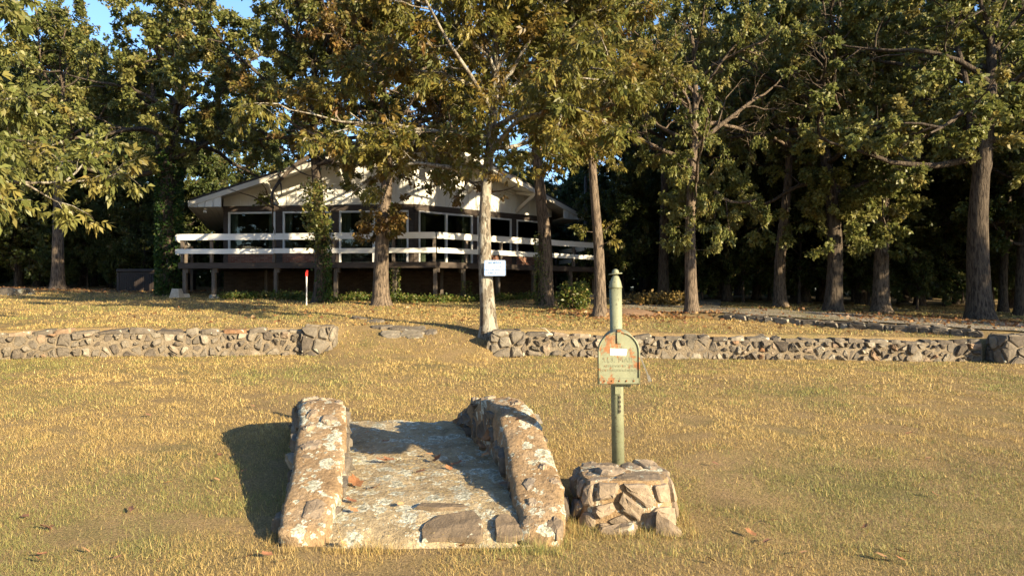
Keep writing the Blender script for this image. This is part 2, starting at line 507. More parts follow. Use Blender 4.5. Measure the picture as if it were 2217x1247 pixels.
def stone(name, poly, mapper, depth, joint, rng, mat, parent, dome=0.86):
    """one rough angular stone filling the cell `poly` of a face"""
    cx = sum(p[0] for p in poly) / len(poly); cy = sum(p[1] for p in poly) / len(poly)
    per = [math.dist(poly[i], poly[(i + 1) % len(poly)]) for i in range(len(poly))]
    big = max(per); pts = []
    for i in range(len(poly)):
        a, b = poly[i], poly[(i + 1) % len(poly)]
        if per[i] < big * 0.12: pts.append(((a[0] + b[0]) / 2, (a[1] + b[1]) / 2)); continue
        pts.append((a[0] + (b[0] - a[0]) * .10, a[1] + (b[1] - a[1]) * .10))
        t = rng.uniform(.4, .6); pts.append((a[0] + (b[0] - a[0]) * t, a[1] + (b[1] - a[1]) * t))
        if per[i] > big * .6: pts.append((a[0] + (b[0] - a[0]) * .9, a[1] + (b[1] - a[1]) * .9))
    n = len(pts)
    rad = sum(math.dist((cx, cy), p) for p in pts) / n
    sh = max(0.35, 1 - joint / rad)
    ta, tb = rng.uniform(-.8, .8), rng.uniform(-.8, .8)
    V = []; prof = ((sh, -0.03), (sh * 0.97, depth * 0.62), (sh * dome, depth))
    jit = [rng.uniform(0.86, 1.04) for _ in range(n)]
    for ri, (s_, o) in enumerate(prof):
        for k, (x, y) in enumerate(pts):
            u, v = (x - cx) * s_ * jit[k], (y - cy) * s_ * jit[k]
            oo = o
            if o > 0: oo = max(0.004, o * (1 + (ta * u + tb * v) / rad) + rng.uniform(-.22, .22) * depth)
            V.append(mapper(cx + u, cy + v, oo))
    V.append(mapper(cx + rng.uniform(-.3, .3) * rad, cy + rng.uniform(-.3, .3) * rad, depth * rng.uniform(0.9, 1.15)))
    Fc = []
    for r in range(2):
        for k in range(n):
            a = r * n + k; b = r * n + (k + 1) % n
            Fc.append([a, b, b + n, a + n])
    for k in range(n): Fc.append([2 * n + k, 2 * n + (k + 1) % n, 3 * n])
    org = mapper(cx, cy, 0)
    o = mesh_obj(name, [v - org for v in V], Fc, mat, parent)
    o.location = org
    bm = bmesh.new(); bm.from_mesh(o.data); bmesh.ops.recalc_face_normals(bm, faces=bm.faces); bm.to_mesh(o.data); bm.free()
    return o

def rough_block(size, seed, amp=0.03, cuts=4):
    """box with an uneven hand-laid surface"""
    bm = bmesh.new(); bmesh.ops.create_cube(bm, size=1.0)
    bmesh.ops.scale(bm, vec=size, verts=bm.verts)
    bmesh.ops.subdivide_edges(bm, edges=bm.edges[:], cuts=cuts, use_grid_fill=True)
    for v in bm.verts:
        q = v.co * 3.1 + Vector((seed * 7.3, seed, 0))
        v.co += Vector((mnoise.noise(q), mnoise.noise(q + Vector((9, 0, 0))), mnoise.noise(q + Vector((0, 9, 0))))) * amp
    me = bpy.data.meshes.new('block'); bm.to_mesh(me); bm.free()
    return me

def stone_wall(name, label, a, b, h0, h1, thick, cell, seed, depth=0.06):
    """rubble wall from a to b (front face line), front towards the camera"""
    rng = random.Random(seed)
    a = Vector(a); b = Vector(b); L = (b - a).length; t = (b - a) / L
    n = Vector((t.y, -t.x))           # out of the front face
    if n.y > 0: n = -n
    za = lambda s: G(a.x + t.x * s - n.x * -0.1, a.y + t.y * s + n.y * 0.1)
    root = empty(name, (a.x, a.y, za(0)))
    tag(root, label, 'wall')
    inv = Vector((-a.x, -a.y, -za(0)))
    hgt = lambda s: lerp(h0, h1, s / L)
    # mortar core
    N = max(4, int(L / 0.2)); V = []; Fc = []
    for i in range(N + 1):
        s = L * i / N; zb = za(s)
        for (o, z) in ((0.012, -0.25), (0.012, 0.0), (0.012, hgt(s) * 0.5), (-0.01, hgt(s) - 0.03), (-thick * 0.5, hgt(s)), (-thick, hgt(s) - 0.02), (-thick, -0.25)):
            jz = 0.025 * mnoise.noise(Vector((s * 2.5, z * 3, seed)))
            p = a + t * s + n * (o + jz)
            V.append(Vector((p.x, p.y, zb + z + (jz if z > 0.1 else 0))) + inv)
    m_ = 7
    for i in range(N):
        for k in range(m_ - 1): Fc.append([i * m_ + k, (i + 1) * m_ + k, (i + 1) * m_ + k + 1, i * m_ + k + 1])
    Fc.append(list(range(m_))); Fc.append([N * m_ + k for k in range(m_)][::-1])
    mesh_obj('mortar_core', V, Fc, M['wall_mortar'], root)
    for poly in rubble_cells(L, (h0 + h1) / 2, cell, rng):
        hm = (h0 + h1) / 2
        def mp(u, v, o, hm=hm):
            p = a + t * u + n * o
            return Vector((p.x, p.y, za(min(max(u, 0), L)) + v / hm * hgt(u) - 0.02)) + inv
        stone('stone', poly, mp, depth * rng.uniform(0.25, 1.35), rng.uniform(.008, .045), rng, M['wall_stone'], root, rng.uniform(.6, .95))
    # flat cap stones
    s = 0.0
    while s < L - 0.1:
        w = min(rng.uniform(0.22, 0.5), L - s)
        def mp(u, v, o):
            p = a + t * u - n * v
            return Vector((p.x, p.y, za(min(max(u, 0), L)) + hgt(u) - 0.02 + o)) + inv
        stone('cap_stone', [(s, -0.03), (s + w, -0.03), (s + w, thick), (s, thick)], mp, rng.uniform(0.02, 0.06), 0.015, rng, M['wall_stone'], root)
        s += w
    return root

def rounded_block(root, sx, sy, h, cell, seed, depth, mat, mortar, joint=.013, dome=.75, top_cell=.26, expo=5.0, taper=.05, foot=.2, core=.94):
    """mortared block: stones wrapped round a rounded rectangle and laid on its top"""
    rng = random.Random(seed); N = 160; pts = []
    def shape(a, k=1.0):
        c, s_ = math.cos(a), math.sin(a); r = (abs(c) ** expo + abs(s_) ** expo) ** (-1 / expo)
        return Vector((c * r * sx / 2 * k, s_ * r * sy / 2 * k))
    ang = [R(-90 - 180) + 2 * math.pi * i / N for i in range(N + 1)]
    P_ = [shape(a) for a in ang]; acc = [0.0]
    for p, q in zip(P_, P_[1:]): acc.append(acc[-1] + (q - p).length)
    per = acc[-1]
    def ring(u):
        u %= per; lo = 0
        while acc[lo + 1] < u: lo += 1
        return P_[lo].lerp(P_[lo + 1], (u - acc[lo]) / max(1e-6, acc[lo + 1] - acc[lo]))
    def mp(u, v, o):
        p = ring(u); n = p.normalized(); f = min(1.0, max(0.0, v / h)); k = 1 - taper * f - .07 * f ** 6
        return Vector((p.x * k + n.x * o, p.y * k + n.y * o, v))
    V = []; Fc = []; rows = [-foot, 0, h * .25, h * .5, h * .75, h * .93, h]
    for v in rows:
        for i in range(48):
            q = mp(per * i / 48, v, -0.012); j = 0.012 * mnoise.noise(q * 9 + Vector((seed, 0, 0)))
            V.append(Vector((q.x * (1 + j * 2), q.y * (1 + j * 2), v + j)))
    for r in range(len(rows) - 1):
        for i in range(48): Fc.append([r * 48 + i, r * 48 + (i + 1) % 48, (r + 1) * 48 + (i + 1) % 48, (r + 1) * 48 + i])
    V.append(Vector((0, 0, h + .01))); t = len(V) - 1; b = (len(rows) - 1) * 48
    for i in range(48): Fc.append([b + i, b + (i + 1) % 48, t])
    mesh_obj('mortar_core', V, Fc, mortar, root)
    for poly in rubble_cells(per, h, cell, rng, 1.3):
        stone('stone', poly, mp, rng.uniform(*depth), joint * rng.uniform(.7, 1.6), rng, mat, root, dome)
    for poly in rubble_cells(sx * .88, sy * .88, top_cell, rng, 1.25):
        stone('cap_stone', poly, lambda u, v, q: Vector((-sx * .44 + u, -sy * .44 + v, h - .004 + q * .8 - .25 * (u / sx - .44) ** 4)), rng.uniform(*depth), joint, rng, mat, root, .8)

def stone_pillar(name, label, x, y, sx, sy, h, seed, cell=0.2):
    zb = G(x, y - sy / 2 - 0.1)
    root = empty(name, (x, y, zb)); tag(root, label, 'pillar')
    rounded_block(root, sx, sy, h, cell, seed, (.015, .05), M['wall_stone'], M['wall_mortar'], expo=8.0, taper=.03)
    return root

stone_wall('stone_wall', 'long low rubble wall ending at a square pillar on the hot tub side', (-10.6, wall_line(-10.6)), (-3.95, wall_line(-3.95)), 0.44, 0.47, 0.38, 0.14, 3, 0.055)
stone_pillar('wall_pillar', 'square grey rubble pillar ending the wall opposite the sign tree', PX(690, 13.9), 14.0, 0.58, 0.5, 0.56, 5)
stone_wall('stone_wall', 'long low rubble wall running behind the mailbox to the driveway', (0.25, wall_line(0.25)), (9.0, wall_line(9.0)), 0.42, 0.38, 0.38, 0.128, 8, 0.055)
stone_pillar('wall_pillar', 'orange lichened rubble pillar at the foot of the sign tree', PX(1098, 13.95), 14.05, 0.62, 0.5, 0.50, 15)
stone_pillar('wall_pillar', 'squat rubble pillar where the wall meets the driveway edging', 9.62, 14.0, 0.95, 0.6, 0.54, 25)
# low driveway edging, seen from the lawn side
def edging():
    rng = random.Random(44); a, b = EDGE_A, EDGE_B; L = (b - a).length; t = (b - a) / L
    n = Vector((t.y, -t.x)); n = n if n.y < 0 else -n
    root = empty('driveway_edging', (a.x, a.y, G(a.x, a.y)))
    tag(root, 'low dark stone edging running diagonally beside the gravel driveway', 'edging')
    inv = -Vector(root.location)
    za = lambda s: G(a.x + t.x * s + n.x * 0.2, a.y + t.y * s + n.y * 0.2)
    V = []; Fc = []; N = 24
    for i in range(N + 1):
        s = L * i / N
        for o, z in ((0.0, -0.2), (0.0, 0.135), (-0.24, 0.145), (-0.24, -0.2)):
            p = a + t * s + n * (o + 0.02 * mnoise.noise(Vector((s * 3, z * 4, 2)))); V.append(Vector((p.x, p.y, za(s) + z)) + inv)
    for i in range(N):
        for k in range(3): Fc.append([i * 4 + k, i * 4 + 4 + k, i * 4 + 5 + k, i * 4 + 1 + k])
    Fc += [[0, 1, 2, 3], [N * 4 + 3, N * 4 + 2, N * 4 + 1, N * 4]]
    mesh_obj('mortar_core', V, Fc, M['wall_mortar'], root)
    cells = []; s = 0.0
    while s < L - .05:
        w = min(rng.uniform(.16, .42), L - s); k = rng.uniform(-.03, .03)
        cells.append([(s, 0), (s + w, 0), (s + w + k, .14), (s + k * .5, .14)]); s += w
    for poly in cells:
        stone('stone', poly, lambda u, v, o: Vector((*(a + t * u + n * o), za(min(max(u, 0), L)) + v)) + inv, rng.uniform(0.03, 0.06), 0.012, rng, M['wall_stone'], root)
    s = 0.0
    while s < L - 0.1:
        w = min(rng.uniform(0.25, 0.5), L - s)
        stone('cap_stone', [(s, -0.03), (s + w, -0.03), (s + w, 0.25), (s, 0.25)], lambda u, v, o: Vector((*(a + t * u - n * v), za(min(max(u, 0), L)) + 0.125 + o)) + inv,
              rng.uniform(0.02, 0.05), 0.012, rng, M['wall_stone'], root)
        s += w
edging()

# ------------------------------------------------------------------ entry ramp with its two wing walls
def interp(tab, y):
    for (a, *va), (b, *vb) in zip(tab, tab[1:]):
        if y <= b: break
    t = min(1, max(0, (y - a) / (b - a)))
    return [lerp(p, q, t) for p, q in zip(va, vb)]
#            y     x_in   x_out  z_top
LEFT = ((4.66, -1.16, -1.47, 0.10), (4.85, -1.18, -1.50, 0.19), (5.1, -1.20, -1.54, 0.28), (5.5, -1.26, -1.62, 0.41), (5.9, -1.33, -1.71, 0.54), (6.15, -1.39, -1.77, 0.65),
        (6.35, -1.45, -1.83, 0.67), (6.7, -1.55, -1.93, 0.63), (7.1, -1.67, -2.06, 0.54), (7.55, -1.80, -2.18, 0.36))
RIGHT = ((4.66, 0.07, 0.30, 0.08), (4.85, 0.06, 0.36, 0.17), (5.1, 0.02, 0.36, 0.27), (5.5, -0.03, 0.30, 0.40), (5.9, -0.09, 0.23, 0.54), (6.2, -0.14, 0.16, 0.64),
         (6.45, -0.21, 0.09, 0.67), (6.75, -0.31, -0.0, 0.64), (7.1, -0.42, -0.12, 0.54), (7.55, -0.56, -0.27, 0.36))
SLAB = ((4.60, 0.02), (4.72, 0.075), (4.95, 0.13), (5.3, 0.165), (7.62, 0.27))
entry = empty('entry_ramp', (-0.6, 4.7, 0.0))
tag(entry, 'lichen covered concrete entry ramp between two humped stone wing walls', 'ramp')
EI = -Vector(entry.location)

def wing(tab, seed):
    rng = random.Random(seed)
    ys = np.linspace(tab[0][0], tab[-1][0], 74); V = []; Fc = []
    ring = []
    for k in range(8): ring.append(('in', k / 8))
    for k in range(11): ring.append(('top', k / 10))
    for k in range(8): ring.append(('out', 1 - (k + 1) / 8))
    m_ = len(ring)
    for i, y in enumerate(ys):
        xi, xo, zt = interp(tab, y); zb = -0.15
        for kind, f in ring:
            if kind == 'in': p = Vector((xi + (0.02 if xi > xo else -0.02) * f, y, lerp(zb, zt - 0.022, f)))
            elif kind == 'out': p = Vector((xo, y, lerp(zb, zt - 0.022, f)))
            else:
                p = Vector((lerp(xi, xo, f), y, zt - 0.022 * abs(2 * f - 1) ** 5))
            q = p * 4.5 + Vector((seed, 0, 0))
            p += Vector((mnoise.noise(q), 0.6 * mnoise.noise(q + Vector((5, 5, 5))), 0.9 * mnoise.noise(q + Vector((0, 7, 0))))) * 0.018
            q = p * 17
            p += Vector((mnoise.noise(q), 0, mnoise.noise(q + Vector((0, 7, 0))))) * 0.013
            V.append(p + EI)
    for i in range(len(ys) - 1):
        for k in range(m_ - 1): Fc.append([i * m_ + k, i * m_ + k + 1, (i + 1) * m_ + k + 1, (i + 1) * m_ + k])
    Fc.append(list(range(m_))); Fc.append([(len(ys) - 1) * m_ + k for k in range(m_)][::-1])
    w = mesh_obj('wing_wall', V, Fc, M['entry_mortar'], entry, True)
    bm = bmesh.new(); bm.from_mesh(w.data); bmesh.ops.recalc_face_normals(bm, faces=bm.faces); bm.to_mesh(w.data); bm.free()
    y0, y1 = tab[0][0], tab[-1][0]
    sgn = 1 if tab[0][1] > tab[0][2] else -1           # direction of the inner face
    for side in ('in', 'out'):
        for poly in rubble_cells(y1 - y0, 0.6, 0.15, rng, 1.25):
            cy = sum(p[0] for p in poly) / len(poly); cv = sum(p[1] for p in poly) / len(poly)
            xi, xo, zt = interp(tab, y0 + cy)
            if cv > zt - 0.09 or zt < 0.2: continue
            def mp(u, v, o):
                xi, xo, zt = interp(tab, y0 + u)
                x = xi + sgn * (o - 0.012) if side == 'in' else xo - sgn * (o - 0.012)
                return Vector((x, y0 + u, min(v, zt - 0.06))) + EI
            stone('stone', poly, mp, rng.uniform(0.025, 0.06), 0.012, rng, M['wall_stone'], w)
    # stones that show through the cap
    y = y0 + 0.12
    while y < y1 - 0.5:
        xi, xo, zt = interp(tab, y)
        for f in (rng.uniform(0.15, 0.4), rng.uniform(0.6, 0.85)):
            if rng.random() < 0.42: continue
            r = rng.uniform(0.04, 0.10); cx = lerp(xi, xo, f); cy = y + rng.uniform(-.06, .06)
            poly = [(cx + r * rng.uniform(.75, 1.15) * math.cos(a), cy + r * 1.1 * rng.uniform(.75, 1.15) * math.sin(a)) for a in np.linspace(0, 2 * math.pi, 9)[:-1]]
            stone('cap_stone', poly, lambda u, v, o: Vector((u, v, interp(tab, v)[2] - 0.012 + o)) + EI, rng.uniform(0.012, 0.028), 0.0, rng, M['entry_stone'], w, .7)
        y += rng.uniform(0.16, 0.26)
wing(LEFT, 2); wing(RIGHT, 9)

def slab():
    ys = np.linspace(4.62, 7.62, 60); V = []; Fc = []; m_ = 28
    for y in ys:
        xl = interp(LEFT, y)[0] - 0.06; xr = interp(RIGHT, y)[0] + 0.06; z = interp(SLAB, y)[0]
        for k in range(m_):
            x = lerp(xl, xr, k / (m_ - 1)); q = Vector((x * 3, y * 3, 1))
            edge = 0.05 * math.exp(-(y - 4.62) / 0.06)
            V.append(Vector((x, y + (0.09 * mnoise.noise(Vector((x * 3.5, 0, 3))) + .03 * mnoise.noise(Vector((x * 14, 0, 3)))) * math.exp(-(y - 4.6) / .3), z + 0.03 * mnoise.noise(q) + 0.012 * mnoise.noise(q * 4) - edge)) + EI)
    for i in range(len(ys) - 1):
        for k in range(m_ - 1): Fc.append([i * m_ + k, i * m_ + k + 1, (i + 1) * m_ + k + 1, (i + 1) * m_ + k])
    b = len(V)
    for k in range(m_):
        v = V[k]; V.append(Vector((v.x, v.y - 0.02, -0.2)))
    for k in range(m_ - 1): Fc.append([b + k, b + k + 1, k + 1, k])
    s = mesh_obj('slab', V, Fc, M['slab_concrete'], entry, True)
    rng = random.Random(4)
    for poly in ([(-0.62, 4.64), (-0.16, 4.62), (-0.14, 4.78), (-0.22, 4.93), (-0.48, 4.90), (-0.60, 4.80)], [(-0.10, 4.62), (0.10, 4.64), (0.03, 4.86), (-0.08, 4.94), (-0.13, 4.84)],
                 [(-0.70, 4.98), (-0.52, 4.95), (-0.25, 5.0), (-0.3, 5.07), (-0.62, 5.06)]):
        stone('flagstone', poly, lambda u, v, o: Vector((u, v, interp(SLAB, v)[0] + 0.006 + o * 0.5)) + EI, 0.03, 0.008, rng, M['flag_stone'], s, .93)
slab()

# ------------------------------------------------------------------ pedestal and mailbox
ped = empty('stone_pedestal', (0.78, 5.22, 0.0))
tag(ped, 'lichened fieldstone pedestal carrying the green mailbox post', 'pedestal')
def pedestal():
    rng = random.Random(12)
    rounded_block(ped, 0.665, 0.60, 0.335, 0.135, 12, (.012, .04), M['entry_stone'], M['entry_mortar'], joint=.014, dome=.7, top_cell=.2, expo=4.5, taper=.03)
    stone('foot_stone', [(0.16, -0.40), (0.33, -0.41), (0.38, -0.24), (0.16, -0.22)], lambda u, v, q: Vector((u, v, -0.03 + q)), 0.12, 0.0, rng, M['entry_stone'], ped)
    stone('foot_stone', [(-0.24, -0.38), (0.04, -0.40), (0.08, -0.25), (-0.25, -0.24)], lambda u, v, q: Vector((u, v, -0.03 + q)), 0.09, 0.0, rng, M['entry_stone'], ped)
pedestal()

def text_mesh(s, size, depth, spacing=1.0, bold=0.0):
    c = bpy.data.curves.new('lettering', 'FONT'); c.body = s; c.size = size; c.extrude = depth
    c.align_x = 'CENTER'; c.align_y = 'CENTER'; c.space_character = spacing; c.offset = bold; c.resolution_u = 3
    o = bpy.data.objects.new('tmp', c); COL.objects.link(o)
    me = bpy.data.meshes.new_from_object(o.evaluated_get(bpy.context.evaluated_depsgraph_get()))
    bpy.data.objects.remove(o); bpy.data.curves.remove(c)
    me.name = 'lettering'
    return me

mb = empty('mailbox', (0.783, 5.45, 0.30))
tag(mb, 'rusty pale green rural mailbox on a speckled pipe post with ball finial', 'mailbox')
def mailbox():
    zt = 1.735 - 0.30
    # pipe post, leaning a touch
    lean = -0.02
    MB().tube([(0, 0, 0), (lean * .5, 0, 0.7), (lean, 0, zt - 0.11)], 0.046, 20).build('post', M['post_paint'], mb, True)
    c = MB().lathe([(0.048, 0), (0.05, 0.01), (0.047, 0.02), (0.040, 0.05), (0.026, 0.085), (0.018, 0.095)], 20, (lean, 0, zt - 0.11)).build('post_cap', M['post_paint'], mb, True)
    prof = [(0.026 * math.sin(a), -0.026 * math.cos(a)) for a in np.linspace(0.15, math.pi - 0.05, 10)]
    b = MB().lathe(prof, 16, (lean, 0, zt + 0.008)).build('finial_ball', M['post_paint'], c, True)
    ring = [(lean + 0.046 * math.cos(a), 0.046 * math.sin(a), zt - 0.002 + 0.004 * math.cos(a)) for a in np.linspace(0, 2 * math.pi, 25)]
    MB().tube(ring, 0.005, 6, False).build('finial_ring', M['post_paint'], c, True)
    # box body: arched sheet shell, front towards the street
    y0, y1 = -0.58, -0.03; w = 0.128; zb, za = 1.0 - 0.30, 1.205 - 0.30; x0 = -0.082
    def arch(ww, z0, zc, n=18):
        pts = [(-ww, z0)] + [(-ww * math.cos(a), zc + ww * math.sin(a)) for a in np.linspace(0, math.pi, n)] + [(ww, z0)]
        return pts
    prof = arch(w, zb, za)
    def shell(prof, ya, yb, drift=0.0):
        m_ = MB(); n = len(prof)
        for y, dx in ((ya, 0), (yb, drift)): m_.v += [Vector((x0 + dx + x, y, z)) for x, z in prof]
        for k in range(n): m_.f.append([k, (k + 1) % n, n + (k + 1) % n, n + k])
        m_.f.append(list(range(n))); m_.f.append([n + k for k in range(n)][::-1])
        return m_
    body = shell(prof, y0, y1, 0.075).build('body', M['mailbox_paint'], mb)
    shell(arch(w + 0.004, zb - 0.004, za), y0 + 0.05, y0 + 0.075, 0.003).build('rib', M['mailbox_paint'], body)
    # door with rolled rim
    door = shell(arch(w + 0.005, zb - 0.006, za), y0 - 0.022, y0 - 0.0005).build('door', M['door_paint'], mb)
    rim = [Vector((x0 + x, y0 - 0.024, z)) for x, z in arch(w + 0.004, zb - 0.006, za)]
    MB().tube(rim, 0.0065, 6).build('door_rim', M['door_paint'], door, True)
    MB().box((x0, y0 - 0.0275, zb + 0.019), (2 * w, 0.010, 0.036)).build('hinge_strip', M['strip_paint'], door)
    for k in range(5):
        MB().lathe([(0.007, 0), (0.006, 0.003), (0.002, 0.005)], 8).build('rivet', M['rusty_metal'], door)
        o = COL.objects[-1] if False else door.children[-1]
        o.rotation_euler = (R(90), 0, 0); o.location = (x0 - 0.095 + k * 0.0475, y0 - 0.033, zb + 0.018)
    lt = MB().box((x0, y0 - 0.027, za + 0.095), (0.026, 0.008, 0.075)).build('latch', M['mailbox_paint'], door)
    MB().box((x0, y0 - 0.012, za + 0.140), (0.026, 0.055, 0.012)).build('latch_tab', M['rusty_metal'], lt)
    # paper label, one corner lifting
    V = []; n = 8
    for i in range(n + 1):
        u = i / n
        for v in (0, 1):
            V.append((x0 - 0.058 + 0.105 * u + 0.006 * v * u, y0 - 0.0245 - 0.012 * u * u * v, za - 0.020 + 0.045 * v - 0.004 * u))
    o = mesh_obj('paper_label', V, [[2 * i, 2 * i + 2, 2 * i + 3, 2 * i + 1] for i in range(n)], M['paper'], door)
    s = o.modifiers.new('t', 'SOLIDIFY'); s.thickness = 0.001
    for txt, size, z in (('U.S. MAIL', 0.044, za - 0.052), ('APPROVED BY THE', 0.021, za - 0.092), ('POSTMASTER GENERAL', 0.021, za - 0.120)):
        o = link(bpy.data.objects.new('lettering', text_mesh(txt, size, 0.0009, 1.12)), door)
        o.data.materials.append(M['door_paint']); o.rotation_euler = (R(90), 0, 0); o.location = (x0, y0 - 0.0228, z)
    # lowered signal flag arm on the right side
    fl = MB().bar((x0 + w + 0.012, y0 + 0.06, za + 0.0), (x0 + w + 0.078, y0 + 0.02, zb + 0.03), 0.010, 0.004, (0, 1, 0)).build('flag_arm', M['steel'], mb)
    MB().bar((x0 + w + 0.072, y0 + 0.024, zb + 0.045), (x0 + w + 0.084, y0 + 0.016, zb + 0.008), 0.022, 0.004, (0, 1, 0)).build('flag_tip', M['steel'], fl)
    MB().tube([(x0 + w - 0.002, y0 + 0.06, za), (x0 + w + 0.016, y0 + 0.06, za)], 0.010, 8).build('flag_pivot', M['rusty_metal'], fl)
    # bracket under the box, bolt and a torn strap
    MB().box((x0 + 0.037, -0.30, zb - 0.018), (0.10, 0.50, 0.022)).build('bracket', M['post_paint'], mb)
    pl = MB().box((lean * .4, -0.052, zb - 0.085), (0.045, 0.012, 0.12)).build('bracket_plate', M['post_paint'], mb)
    ring = [(lean * .4 + 0.014 * math.cos(a), -0.062, zb - 0.06 + 0.014 * math.sin(a)) for a in np.linspace(0, 2 * math.pi, 13)]
    MB().tube(ring, 0.004, 6, False).build('bolt_ring', M['steel'], pl, True)
    MB().tube([(lean * .4, -0.056, zb - 0.06), (lean * .4, -0.070, zb - 0.06)], 0.008, 8).build('bolt', M['rusty_metal'], pl)
    V = []; Fc = []
    for i in range(9):
        z = zb - 0.15 - i * 0.017; x = lean * .3 + 0.006
        V += [Vector((x, -0.053, z)), Vector((x + (0.013 if i % 2 else 0.005), -0.053, z))]
    Fc = [[2 * i, 2 * i + 1, 2 * i + 3, 2 * i + 2] for i in range(8)]
    o = mesh_obj('torn_strap', V, Fc, M['dark_timber'], mb); s = o.modifiers.new('t', 'SOLIDIFY'); s.thickness = 0.003
mailbox()

# ------------------------------------------------------------------ house with prow front
WA = Vector((-3.66, 27.5)); U = Vector((-0.316, 0.949)).normalized(); V2 = Vector((U.y, -U.x))
WL = WA + V2 * -6.75 + U * 3.06; WR = WA + V2 * 6.70 + U * 3.04
ZF, ZH, ZS = 2.58, 4.64, 4.90                 # deck, window head, siding foot
PITCH, ZR = 0.324, 7.35
house = empty('house', (WA.x, WA.y, 1.2)); HI = -Vector(house.location)
tag(house, 'white board sided house with a low prow gable behind a raised deck', 'house')
def H3(p, z): return Vector((p.x, p.y, z)) + HI
def roof_z(p): return ZR - PITCH * abs((p - WA).dot(V2))
def on_line(px, p0, d):
    k = (px - 1108.5) / F
    return (k * p0.y - p0.x) / (d.x - k * d.y)
def uv_box(name, a, b, z0, z1, thick, nrm, mat, parent, inv):
    """upright slab on the line a-b with brick UVs in metres"""
    a3, b3 = a, b; q = [(a3, z0), (b3, z0), (b3, z1), (a3, z1)]
    vs_ = [Vector((p.x, p.y, z)) + inv for p, z in q] + [Vector((p.x + nrm.x * thick, p.y + nrm.y * thick, z)) + inv for p, z in q]
    fs = [[0, 1, 2, 3], [7, 6, 5, 4], [0, 4, 5, 1], [1, 5, 6, 2], [2, 6, 7, 3], [3, 7, 4, 0]]
    o = mesh_obj(name, vs_, fs, mat, parent)
    uv = o.data.uv_layers.new(name='UVMap'); L = (b - a).length
    coords = {0: (0, z0), 1: (L, z0), 2: (L, z1), 3: (0, z1)}
    for lp in o.data.loops: uv.data[lp.index].uv = coords[lp.vertex_index % 4]
    return o

